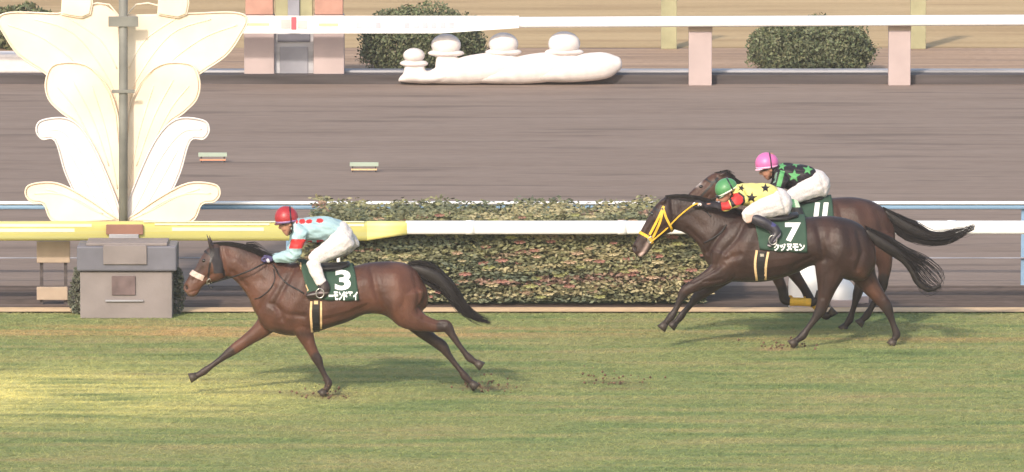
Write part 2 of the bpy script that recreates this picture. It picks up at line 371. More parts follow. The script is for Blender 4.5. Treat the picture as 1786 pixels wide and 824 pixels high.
# ------------------------------------------------------------------ rails
def railprof(name, x0, x1, Y, ztop, zbot, depth, mat, parent, slope=0.0, zs=0.0):
    h = (ztop - zbot) / 2; zc = (ztop + zbot) / 2
    n = 16; V = []; F = []
    for x in (x0, x1):
        for j in range(n):
            a = 2 * math.pi * j / n; c, s_ = math.cos(a), math.sin(a); e = .55
            V.append((x, Y + slope * x + depth / 2 * math.copysign(abs(c) ** e, c), zc + zs * x + h * math.copysign(abs(s_) ** e, s_)))
    for j in range(n): F.append((j, (j + 1) % n, n + (j + 1) % n, n + j))
    F.append(tuple(range(n - 1, -1, -1))); F.append(tuple(range(n, 2 * n)))
    return link(name, mesh(V, F), parent, mat, smooth=True)
Yr = gy(537)
def zat(py, Y): return W(893, py, Y)[2]
def xat(px, Y): return W(px, 400, Y)[0]
r = empty('rail_fence', (0, Yr, 0)); r.location = (0, 0, 0)
tag(r, 'thick white tube rail, yellow in its left part, directly behind the galloping horses', 'rail')
railprof('white_rail_tube', xat(708, Yr), 60, Yr, zat(385.5, Yr), zat(408.5, Yr), .16, M['rail_white'], r)
railprof('yellow_rail_tube', -60, xat(640, Yr) + .001, Yr, zat(386, Yr), zat(420, Yr), .17, M['rail_yellow'], r)
def taper(xa, za0, za1, xb, zb0, zb1, depth):
    V = []; F = []; n = 16
    for x, z0, z1, d_ in ((xa, za0, za1, depth), (xb, zb0, zb1, depth - .004)):
        for j in range(n):
            a = 2 * math.pi * j / n; c, s_ = math.cos(a), math.sin(a); e = .55
            V.append((x, Yr + d_ / 2 * math.copysign(abs(c) ** e, c), (z0 + z1) / 2 + (z1 - z0) / 2 * math.copysign(abs(s_) ** e, s_)))
    for j in range(n): F.append((j, (j + 1) % n, n + (j + 1) % n, n + j))
    F.append(tuple(range(n - 1, -1, -1))); F.append(tuple(range(n, 2 * n))); return mesh(V, F)
link('yellow_wrap_end', taper(xat(640, Yr) + .002, zat(420, Yr), zat(386, Yr), xat(710, Yr), zat(409, Yr), zat(385.7, Yr), .17), r, M['rail_yellow'])
for px in (820, 1085, 1660):
    x = xat(px, Yr); railprof('joint_sleeve', x - .05, x + .05, Yr, zat(384.8, Yr), zat(409.2, Yr), .172, M['rail_white'], r)
for px in (590, 1412, 1690 + 250):
    x = xat(px, Yr); mb = MB(); V, F = loft([(x, Yr + .10, -.02), (x, Yr + .10, .45), (x, Yr + .06, .72), (x, Yr, zat(400, Yr))], [(.022, 0, 0)] * 4, [.022] * 4, n=10, cap=0); mb.add(V, F); mb.build('post', M['rail_white'], r, smooth=True)
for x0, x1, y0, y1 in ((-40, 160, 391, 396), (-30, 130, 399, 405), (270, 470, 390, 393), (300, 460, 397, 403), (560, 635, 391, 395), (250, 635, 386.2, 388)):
    a = W(x0, y1, Yr - .086); b = W(x1, y0, Yr - .086); mb = MB(); mb.box((a[0], Yr - .090, a[2]), (b[0], Yr - .070, b[2])); mb.build('highlight_stripe', M['pale_y'], r)  # pale printed strips that also put the rail's streak highlights into the colour
Yb = gy(498) + .05
r2 = empty('track_rail_fence', (0, 0, 0)); tag(r2, 'pale blue two-bar rail along the near side of the dirt track, behind the flower hedge', 'rail')
railprof('top_rail', -60, 60, Yb, zat(351.5, Yb), zat(357, Yb), .10, M['rail_white'], r2)
railprof('upper_bar', -60, 60, Yb + .01, zat(357.3, Yb), zat(365.5, Yb), .07, M['rail_blue'], r2)
railprof('lower_bar', -60, 60, Yb, zat(449, Yb), zat(451.5, Yb), .03, M['grey'], r2)
for px in (-350, 503, 1190, 1786):
    x = xat(px, Yb); mb = MB(); mb.box((x - .03, Yb + .03, -.02), (x + .03, Yb + .09, zat(358, Yb))); mb.build('post', M['rail_blue'], r2)
# far rail with posts
Yf = gy(147) - .25
r3 = empty('outer_rail_fence', (0, 0, 0)); tag(r3, 'thick white rail on pinkish square posts at the far side of the dirt track', 'rail')
zt, zb = zat(30, Yf), zat(48.5, Yf); sl = 0.0; zs = .0045
railprof('rail_tube', -80, 80, Yf, zt - .0, zb - .0, .16, M['rail_white'], r3, zs=zs)
for px, wpx, pt in ((1221, 42, 57), (1568, 40, 55), (1915, 40, 55)):
    x = xat(px, Yf); hw = wpx / 2 / ppm(Yf)
    mb = MB(); mb.box((x - hw * .96, Yf + .1, -.01), (x + hw * .96, Yf + .3, zat(pt, Yf))); mb.build('post', M['pink'], r3, bevel=.01)
    mb = MB(); mb.box((x - hw, Yf + .12, zat(pt, Yf)), (x + hw, Yf + .26, zt - .1)); mb.build('post_head', M['board'], r3)
# banner on the far rail
bn = empty('rail_banner', (0, 0, 0)); tag(bn, 'white banner with small coloured marks tied along the left half of the far rail', 'banner')
mb = MB(); xa, xb_, xc = xat(235, Yf), xat(770, Yf), xat(905, Yf); yf = Yf - .10
zt2, zb2 = zat(28, yf), zat(58.5, yf)
mb.add([(xa, yf, zb2), (xb_, yf, zb2), (xc, yf, zat(49, yf)), (xc, yf, zt2), (xa, yf, zt2)] + [(xa, yf + .015, zb2), (xb_, yf + .015, zb2), (xc, yf + .015, zat(49, yf)), (xc, yf + .015, zt2), (xa, yf + .015, zt2)],
       [(0, 1, 2, 3, 4), (9, 8, 7, 6, 5), (0, 5, 6, 1), (1, 6, 7, 2), (2, 7, 8, 3), (3, 8, 9, 4), (4, 9, 5, 0)])
mb.build('banner_sheet', M['rail_white'], bn)
def mark(x0, y0, x1, y1, m, nm='printed_mark'):
    a = W(x0, y1, yf); b = W(x1, y0, yf); mb = MB(); mb.box((a[0], yf - .008, a[2]), (b[0], yf - .003, b[2])); mb.build(nm, m, bn)
pale_y = pbr('pale_lime_print', (.62, .66, .36), .7, .1); pale_p = pbr('pale_mauve_print', (.66, .54, .60), .7, .1); red_s = pbr('crimson_print', (.55, .12, .15), .7, .1); pink_s = pbr('pink_print', (.78, .52, .5), .7, .1)
mark(428, 40.5, 470, 45, pale_y); mark(556, 41, 590, 46, pale_y); mark(508, 30, 517, 52, red_s); mark(490, 34, 506.5, 50, pink_s); mark(519, 36, 536, 50, pink_s)
for a in (622, 640, 655, 705, 722, 737, 752, 768, 783): mark(a, 39.5, a + 9, 49.5, pale_p)

# ------------------------------------------------------------------ goal post (winning post)
Yg = Yr + .22
def slab(name, poly, Y, depth, mat, parent, bevel=.02):
    k = []; P = catmull([(*p,) for p in poly] + [poly[0]], 3)[:-1]
    V = []
    for p in P: V.append(W(p[0], p[1], Y))
    n = len(V); V = V + [v + np.array([0, depth, 0]) for v in V]
    F = [tuple(range(n)), tuple(range(2 * n - 1, n - 1, -1))] + [(i, i + n, (i + 1) % n + n, (i + 1) % n) for i in range(n)]
    me = mesh(V, F); bm = bmesh.new(); bm.from_mesh(me); bmesh.ops.recalc_face_normals(bm, faces=bm.faces[:])
    if bevel: bmesh.ops.bevel(bm, geom=[e for e in bm.edges if abs(e.verts[0].co.y - e.verts[1].co.y) < 1e-4], offset=bevel, segments=2, affect='EDGES')
    bm.to_mesh(me); bm.free(); return link(name, me, parent, mat, smooth=False)
gp = empty('winning_post', (0, 0, 0)); tag(gp, 'tall cream winning post with mirrored scalloped wings on a dark pole above a grey pedestal', 'winning post')
leaves = [
    ([(212, 386), (168, 388), (96, 388), (76, 357), (54, 352), (44, 337), (54, 322), (100, 320), (150, 345), (190, 372)], .00, 'goal'),
    ([(213, 386), (150, 388), (133, 345), (113, 300), (96, 246), (73, 243), (63, 227), (74, 210), (122, 209), (160, 250), (200, 340)], .05, 'goalw'),
    ([(213, 386), (178, 386), (150, 290), (140, 225), (106, 196), (84, 172), (80, 140), (98, 112), (160, 120), (205, 200)], .10, 'goal'),
    ([(213, 300), (180, 240), (140, 185), (86, 134), (34, 98), (8, 62), (-4, 34), (20, 22), (100, 24), (206, 26)], .15, 'goal'),
]
for poly, dy, mt in leaves:
    slab('wing_scallop', poly, Yg + dy, .05, M[mt], gp)
    slab('wing_scallop', [(428 - x if x < 400 else x, y) for x, y in poly][::-1], Yg + dy, .05, M[mt], gp)
def relief(parent):
    for (poly, dy, mt), ribs in zip(leaves, ([[(60, 338), (110, 340), (160, 365), (200, 384)], [(80, 330), (130, 346), (180, 374)]],
            [[(76, 226), (112, 232), (150, 280), (180, 340), (204, 384)], [(118, 262), (150, 320), (185, 380)]],
            [[(98, 150), (130, 190), (165, 260), (190, 330), (208, 384)], [(160, 150), (185, 230), (205, 330)], [(126, 140), (160, 205), (190, 290)]],
            [[(14, 44), (80, 70), (150, 130), (200, 230)], [(60, 34), (130, 60), (190, 140), (206, 200)], [(120, 32), (175, 70), (204, 120)]])):
        for mir in (0, 1):
            fx = (lambda x: 428 - x) if mir else (lambda x: x)
            P = [W(fx(x), y, Yg + dy - .004) for x, y in poly + [poly[0]]]
            o = link('rim_bead', mesh(*cord(P, .010)), parent, M[mt])
            for rb in ribs:
                P = [W(fx(x), y, Yg + dy - .002) for x, y in rb]; link('wing_rib', mesh(*cord(P, .008)), parent, M[mt])
relief(gp)
for xs in (132, 300):
    slab('upper_wing', [(xs - 26, 26), (xs - 24, -60), (xs - 40, -220), (xs - 10, -300), (xs + 22, -220), (xs + 26, -60), (xs + 26, 26)], Yg + .10, .05, M['goal'], gp)
P0 = W(215, 415, Yg - .06); V, F = loft([W(215, 424, Yg - .06), W(215, 200, Yg - .06), W(215, -320, Yg - .06)], [(.052, 0, 0)] * 3, [.052] * 3, n=16, cap=0)
link('pole', mesh(V, F), gp, M['pole'])
for py, hh, hw in ((38, 9, 26), (160, 3, 20)):
    a = W(215 - hw, py + hh, Yg - .13); b = W(215 + hw, py - hh, Yg - .13); mb = MB(); mb.box((a[0], Yg - .13, a[2]), (b[0], Yg - .115, b[2])); mb.build('clamp', M['pole'], gp, bevel=.004)
Yc = gy(556)
cb = empty('pedestal_cabinet', (0, 0, 0)); tag(cb, 'grey stone pedestal with a dark slab cap and recessed reddish panel under the winning post', 'pedestal')
def pbox(name, x0, y0, x1, y1, Y, depth, mat, parent, bevel=.01):
    a = W(x0, y1, Y); b = W(x1, y0, Y); mb = MB(); mb.box((a[0], Y, a[2]), (b[0], Y + depth, b[2])); return mb.build(name, mat, parent, bevel=bevel)
pbox('plinth', 140, 474, 300, 556, Yc, .5, M['cab'], cb)
pbox('cap', 134, 430, 308, 473.5, Yc - .05, .6, M['cabcap'], cb, .02)
pbox('top_slab', 150, 424, 292, 429.5, Yc - .02, .5, M['cab'], cb)
pbox('name_block', 180, 428, 256, 462, Yc - .075, .03, M['cab'], cb)
pbox('front_panel', 195, 482, 236, 515, Yc - .02, .03, M['cabred'], cb, .004)
pbox('ledge', 184, 524, 250, 526.5, Yc - .03, .04, M['kerbl'], cb, .002)
pbox('foot_bracket', 185, 392, 250, 410, Yr - .13, .03, M['redp'], gp)
pbox('foot_socket', 190, 409, 242, 424, Yr - .15, .3, M['kerbl'], gp)
bd = empty('cream_board', (0, 0, 0)); tag(bd, 'cream two-panel board on legs left of the winning post pedestal', 'board')
pbox('panel', 64, 421, 122, 459, Yr + .3, .05, M['board'], bd); pbox('panel', 64, 501, 118, 524, Yr + .3, .05, M['board'], bd)
for px in (70, 112): pbox('leg', px, 458, px + 5, 535, Yr + .352, .04, M['kerbd'], bd, 0)

def leafmass(name, boxes, n, size, cols, parent, seed=1, flat=1.0, xs=1.0):
    """many small leaf faces through ellipsoid volumes: (cx,cy,cz,rx,ry,rz)"""
    q = np.random.default_rng(seed); V = []; C = []; per = n // len(boxes)
    P = []
    for cx, cy, cz, rx, ry, rz in boxes:
        d = q.normal(size=(per, 3)); d /= np.linalg.norm(d, axis=1)[:, None]; rr = q.uniform(.55, 1.04, per) ** .6
        lump = 1 + .10 * np.sin(d[:, 0] * 7 + cx) * np.cos(d[:, 2] * 6) + .06 * np.sin(d[:, 1] * 9 + 3 * d[:, 2] * 4)
        P.append(np.array([cx, cy, cz]) + d * (rr * lump)[:, None] * np.array([rx, ry, rz]))
    P = np.concatenate(P); P = P[P[:, 2] > .01]; m = len(P)
    return leaves_at(name, P, size, cols, parent, q, xs)
def leaves_at(name, P, size, cols, parent, q, xs=1.0, colidx=None):
    m = len(P); A = q.normal(size=(m, 3)); A[:, 0] *= xs; A /= np.linalg.norm(A, axis=1)[:, None]; B = np.cross(A, q.normal(size=(m, 3))); B /= np.linalg.norm(B, axis=1)[:, None]
    s = size * q.uniform(.6, 1.4, m)[:, None]; A = A * s; B = B * s * .5
    V = np.stack([P - A, P - B, P + A, P + B], 1)
    me = bpy.data.meshes.new(name); me.vertices.add(m * 4); me.vertices.foreach_set('co', V.reshape(-1)); me.loops.add(m * 4); me.polygons.add(m)
    me.loops.foreach_set('vertex_index', np.arange(m * 4)); me.polygons.foreach_set('loop_start', np.arange(m) * 4); me.update(); me.validate()
    cols = np.array(cols); ci = colidx if colidx is not None else q.integers(0, len(cols), m)
    c = cols[ci] * q.uniform(.75, 1.25, (m, 1)); setcol(me, np.repeat(c, 4, 0))
    o = link(name, me, parent, M['leaf'], smooth=False); o['kind'] = 'stuff'; return o
GR = [(.11, .14, .065), (.14, .155, .075), (.17, .17, .09), (.10, .115, .06)]
def bush(px, pytop, pybot, hwpx, Y, label, n=9000, size=.05, seed=3, cols=GR):
    base = G(px, pybot); b = W(px, pybot, Y); b[2] = max(0, b[2]); t = W(px, pytop, Y); rx = hwpx / ppm(Y); h = t[2] - max(b[2], 0)
    e = empty('round_bush', (b[0], Y, 0)); tag(e, label, 'bush')
    bl = [(0, 0, h * .40, rx, rx * .8, h * .60), (-rx * .35, .1, h * .45, rx * .6, rx * .5, h * .5), (rx * .4, -.1, h * .4, rx * .55, rx * .5, h * .48)]
    leafmass('foliage', bl, n, size, cols, e, seed)
    V, F = loft([(0, 0, -.03), (0, 0, h * .3), (.05, 0, h * .6)], [(.06, 0, 0), (.05, 0, 0), (.02, 0, 0)], [.06, .05, .02], n=8); link('trunk', mesh(V, F), e, M['bark'])
    co = Fig.__new__(Fig); return e
Yi = yk + 1.7
bush(1412, 30, 128, 112, Yi, 'large rounded dark green bush between the two pinkish posts beyond the track', 26000, .03, 3)
bush(735, 8, 128, 112, Yi, 'large rounded dark green bush behind the white figures and the rail banner', 26000, .03, 4)
bush(40, 3, 80, 62, gy(85), 'low dark green bush at the top left behind the winning post wings', 6000, .045, 5)
for px, w_, sd_ in ((135, 16, 8), (304, 18, 9)):
    b = G(px, 548); e = empty('small_shrub', (b[0], b[1], 0)); tag(e, 'small dark green shrub %s the winning post pedestal' % ('left of' if px < 200 else 'right of'), 'shrub')
    leafmass('foliage', [(0, 0, .18, w_ / 152, .14, .22), (.02, 0, .36, w_ / 210, .12, .20)], 1500, .022, [(.10, .115, .08), (.13, .13, .095)], e, sd_)
    V, F = loft([(0, 0, -.02), (0, 0, .4)], [(.012, 0, 0)] * 2, [.012] * 2, n=6); link('stem', mesh(V, F), e, M['bark'])

# hedge of flowers between the rails
def hedge():
    x0, x1 = xat(515, Yr + .5), xat(1268, Yr + .5); y0, y1 = Yr + .14, Yb - .12; ztop = zat(361, (y0 + y1) / 2)
    e = empty('flower_hedge', (0, 0, 0)); tag(e, 'clipped hedge of mixed green leaves with cream, yellow and red blooms between the two rails', 'hedge')
    q = np.random.default_rng(11); n = 90000; P = np.stack([q.uniform(x0, x1, n), y0 + (y1 - y0) * q.beta(.6, 1.2, n), q.uniform(0.02, 1, n) ** .8 * ztop], 1)
    P[:, 2] *= 1 + .03 * np.sin(P[:, 0] * 5) + .02 * np.sin(P[:, 0] * 13); edge = .16 * np.sin(P[:, 2] * 9) + .14 + np.abs(q.normal(0, .14, n)); ok = (P[:, 0] > x0 + edge) & (P[:, 0] < x1 - edge)
    P = P[ok]; n = len(P)
    def fld(sx, sz, s):
        r_ = np.random.default_rng(s); v = np.zeros(n)
        for k in range(9):
            fx, fz = r_.normal(0, sx), r_.normal(0, sz); v += np.sin(fx * P[:, 0] + fz * P[:, 2] + r_.uniform(0, 6) + 2 * P[:, 1])
        return v / 3
    f1 = fld(2.2, 22, 1); f2 = fld(2.6, 26, 2)
    cols = [(.15, .155, .085), (.10, .115, .065), (.20, .20, .10), (.30, .27, .15), (.27, .205, .135), (.23, .145, .11), (.11, .135, .09)]
    ci = np.zeros(n, int); ci[f1 < -.5] = 1; ci[f1 > .15] = 2; ci[(f1 > .75) | (f2 > 1.1)] = 3; ci[(f2 < -.9) & (f1 > -.3)] = 4; ci[(f2 < -1.25)] = 5; ci[(f1 < -1.2)] = 6
    j = q.random(n) < .25; ci[j] = q.integers(0, 3, j.sum())
    leaves_at('foliage', P, .028, cols, e, q, xs=4.5, colidx=ci)
    # blooms
    mbs = {}
    for k in range(170):
        x, z = q.uniform(x0 + .1, x1 - .1), q.uniform(.1, ztop * 1.02); c = ['b1', 'b2', 'b3', 'b4'][q.integers(0, 4)]; y = y0 + q.uniform(-.05, .08); r_ = q.uniform(.014, .024)
        V = []; F = []
        for a in range(6):
            an = a * math.pi / 3 + k; V += [(x, y, z), (x + r_ * 3.0 * math.cos(an - .4), y - .02, z + r_ * math.sin(an - .4)), (x + r_ * 3.6 * math.cos(an), y - .03, z + r_ * math.sin(an)), (x + r_ * 3.0 * math.cos(an + .4), y - .02, z + r_ * math.sin(an + .4))]; F.append((a * 4, a * 4 + 1, a * 4 + 2, a * 4 + 3))
        mbs.setdefault(c, MB()).add(V, F)
    bc = dict(b1=(.46, .40, .24), b2=(.33, .16, .13), b3=(.44, .31, .21), b4=(.30, .31, .12))
    for c, m_ in mbs.items():
        o = m_.build('blossoms', pbr('bloom_' + c, bc[c], .7, .15, 10, bump=0), e); o['kind'] = 'stuff'
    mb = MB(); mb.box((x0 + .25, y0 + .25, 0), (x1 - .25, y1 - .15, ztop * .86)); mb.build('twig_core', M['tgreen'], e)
hedge()

# white rounded footings seen between the horses' legs
for (x0, x1, yt, lab) in ((1376, 1440, 452, 'larger white rounded rail footing seen left of the rear horses\' hind legs'), (1447, 1494, 488, 'middle white rounded rail footing framed between the second horse\'s hind legs'), (1491, 1516, 508, 'small white rounded rail footing rightmost behind the hind hock')):
    Yw = Yr + {452: .02, 488: .10, 508: .45}[yt]; b = G((x0 + x1) / 2, 541); s_ = ppm(Yw); hw = (x1 - x0) / 2 / s_; zt_ = zat(yt, Yw)
    e = empty('rail_footing', (xat((x0 + x1) / 2, Yw), Yw + .1, 0)); tag(e, lab, 'footing', 'white footings under the turf rail')
    C = []; H = []; Wd = []
    for q_ in (0, .25, .5, .7, .85, .95, 1.0):
        rr = 1 if q_ < .5 else math.sqrt(max(.02, 1 - ((q_ - .5) / .5) ** 2)); C.append((0, 0, -.02 + (zt_ + .02) * q_)); H.append((hw * rr, 0, 0)); Wd.append(.16 * rr)
    V, F = loft(C, H, Wd, n=20, cap=0); link('shell', mesh(V, F), e, M['rail_white'])
    mb = MB(); mb.box((-hw * .95, -.175, 0), (hw * .95, -.12, .085)); mb.build('foot_band', M['pink'], e, bevel=.01)
pbox('kerb_edge', 1100, 541.5, 1192, 544.5, Y_edge + .2, .05, M['kerbl'], None, 0); tag(bpy.data.objects['kerb_edge'], 'short pale kerb edging at the foot of the hedge below the second horse\'s head', 'kerb edge')

# small markers on the dirt
for px, py, three in ((371, 280, True), (635, 297, False)):
    b = G(px, py + 3); e = empty('track_marker', (b[0], b[1], 0)); tag(e, 'small mint and orange marker board lying on the dirt track' if three else 'small mint and cream marker board on the dirt, the one further right', 'marker', 'marker boards on the dirt track')
    s_ = ppm(b[1]); hw = 25 / s_
    mb = MB(); mb.box((-hw, 0, .075), (hw, .02, .13)); mb.build('top_board', M['mint'], e)
    mb = MB(); mb.box((-hw * .9, 0.001, .02), (hw * .9, .018, .04)); mb.build('lower_board', M['orange'] if three else M['cream'], e)
    for k in (-.8, .8):
        mb = MB(); mb.box((hw * k - .01, .02, -.01), (hw * k + .01, .035, .12)); mb.build('peg', M['kerbd'], e)

# white figures beyond the far rail
def figures():
    Yw = gy(147) - .02; labs = ['low white curled figure at the left end of the white row', 'white curled figure with a round head, tallest of the left pair beyond the track', 'white curled figure in the middle of the row with a pale tan head', 'white curled figure at the right end of the row beyond the track']
    for (hx, hy, hr, bx0, bx1, by), lab in zip(((722, 98, 17, 700, 800, 144), (778, 80, 24, 728, 905, 145), (878, 78, 24, 826, 995, 145), (984, 78, 26, 915, 1080, 142)), labs):
        f = Fig('white_figure', (bx0 + bx1) / 2, 147, Yw); tag(f.root, lab, 'ornament', 'white ornaments beyond the dirt track')
        small = hr < 20; w_ = bx1 - bx0; tp_ = 116 if small else 91
        pc = [f.ribbon([(bx0 + 2, by - 14, bx0 - 4, by - 1, .10), (bx0 + w_ * .18, by - 26, bx0 + w_ * .16, by + 1, .17), (bx0 + w_ * .45, tp_ + 8, bx0 + w_ * .5, by + 2, .2), (bx0 + w_ * .8, tp_, bx0 + w_ * .86, by - 4, .18), (bx1 - 2, tp_ + 8, bx1, by - 18, .10)]),
              f.ribbon([(hx - 9, hy + 6, hx - 16, hy + 46, .09), (hx + 12, hy + 6, hx + 16, hy + 46, .09)])]
        me = fuse(pc, .02, 4); link('body', me, f.root, M['sculp'])
        link('head', mesh(*f.ball(hx, hy - 1, hr + 2, hr - 4, .17)), f.root, M['sculp'])
        link('collar', mesh(*f.ball(hx, hy + 13, hr + 8, 7, .15)), f.root, M['sculp'])
figures()
# far goal pylon beyond the track
fg = empty('far_pylon', (0, 0, 0)); tag(fg, 'pinkish two-legged pylon with grey middle panel beyond the track', 'pylon')
Yp = gy(146.5) + .25
for x0, x1 in ((428, 476), (549, 598)):
    pbox('leg', x0, -60, x1, 26, Yp + .02, .3, M['salmon'], fg); pbox('lower_leg', x0 - 2, 27, x1 + 2, 146, Yp, .35, M['pink'], fg)
pbox('middle_panel', 478, 58, 547, 145, Yp + .1, .2, M['kerbl'], fg); pbox('dark_inset', 488, 82, 537, 138, Yp + .08, .05, M['grey'], fg); pbox('sill_light', 490, 136, 535, 138.2, Yp + .06, .03, M['rail_white'], fg, 0)
pbox('upper_panel', 480, -60, 545, 56, Yp + .1, .2, M['greenp'], fg); pbox('mast', 502, -70, 522, 57, Yp + .05, .05, M['grey'], fg); pbox('panel_head', 484, 60, 541, 74, Yp + .08, .05, M['cabcap'], fg)
wl = tag(pbox('white_slab', -60, 94, 98, 130, gy(146) + .4, .5, M['sculp'], None, .05), 'low white slab beyond the track at the left edge of the picture', 'slab')
for px in (1168, 1603):
    Yq = gy(86); o = pbox('green_post', px - 15, -80, px + 13, 86, Yq, .15, M['greenp'], None, .01); tag(o, 'pale green square post in the straw lawn, the %s one' % ('left' if px < 1300 else 'right'), 'post', 'pale green posts in the infield lawn')

# ================================================================== horses
def hoof_piece(fig, x0, y0, x1, y1, y, r0=6, r1=9):
    """short flared horn from the pastern end (x0,y0) to the sole centre (x1,y1)"""
    A = [fig.Q(x0, y0, y), fig.Q((x0 + x1) / 2, (y0 + y1) / 2, y), fig.Q(x1, y1, y)]
    t = A[2] - A[0]; t /= np.linalg.norm(t); n_ = np.array([-t[2], 0, t[0]])
    return loft(A, [n_ * r / fig.ppm for r in (r0, (r0 + r1) / 2, r1)], [.04, .048, .055], n=14, cap=0)
def strands(fig, top, bot, n, rad, seed, wy=.05, lmin=.7, jit=2.0, y=0.0, segs=9, fan=1.0, mat=None):
    """hair locks running between an upper and a lower photo line"""
    q = np.random.default_rng(seed); T = catmull(top, 6); B = catmull(bot, 6); V = []; F = []
    for i in range(n):
        u = q.uniform(-.02, 1.02); L = q.uniform(lmin, 1.0) if q.random() < .75 else 1.0; yo = q.normal(0, wy); ph = q.uniform(0, 6); am = q.normal(0, jit); P = []
        s0 = q.uniform(0, .35) if q.random() < .5 else 0
        for k in range(segs):
            s_ = s0 + (L - s0) * k / (segs - 1); a = T[min(int(s_ * (len(T) - 1)), len(T) - 1)]; fa = s_ * (len(T) - 1); i0 = min(int(fa), len(T) - 2); a = T[i0] + (T[i0 + 1] - T[i0]) * (fa - i0)
            fb = s_ * (len(B) - 1); j0 = min(int(fb), len(B) - 2); b = B[j0] + (B[j0 + 1] - B[j0]) * (fb - j0)
            p = a + (b - a) * u; w_ = math.sin(s_ * 5 + ph) * am * s_
            P.append(fig.Q(p[0], p[1] + w_, y + yo * (.35 + .65 * s_)))
        for k in range(segs):
            t = P[min(k + 1, segs - 1)] - P[max(k - 1, 0)]; t /= np.linalg.norm(t) + 1e-9; a_ = np.array([-t[2], 0, t[0]]); r = rad * (1 - .85 * (k / (segs - 1)) ** 1.5)
            V += [P[k] + a_ * r, P[k] - a_ * r * .5 + np.array([0, r, 0]), P[k] - a_ * r * .5 - np.array([0, r, 0])]
        b0 = len(V) - segs * 3
        for k in range(segs - 1):
            for j in range(3):
                a = b0 + k * 3 + j; b = b0 + k * 3 + (j + 1) % 3; F.append((a, b, b + 3, a + 3))
    return V, F

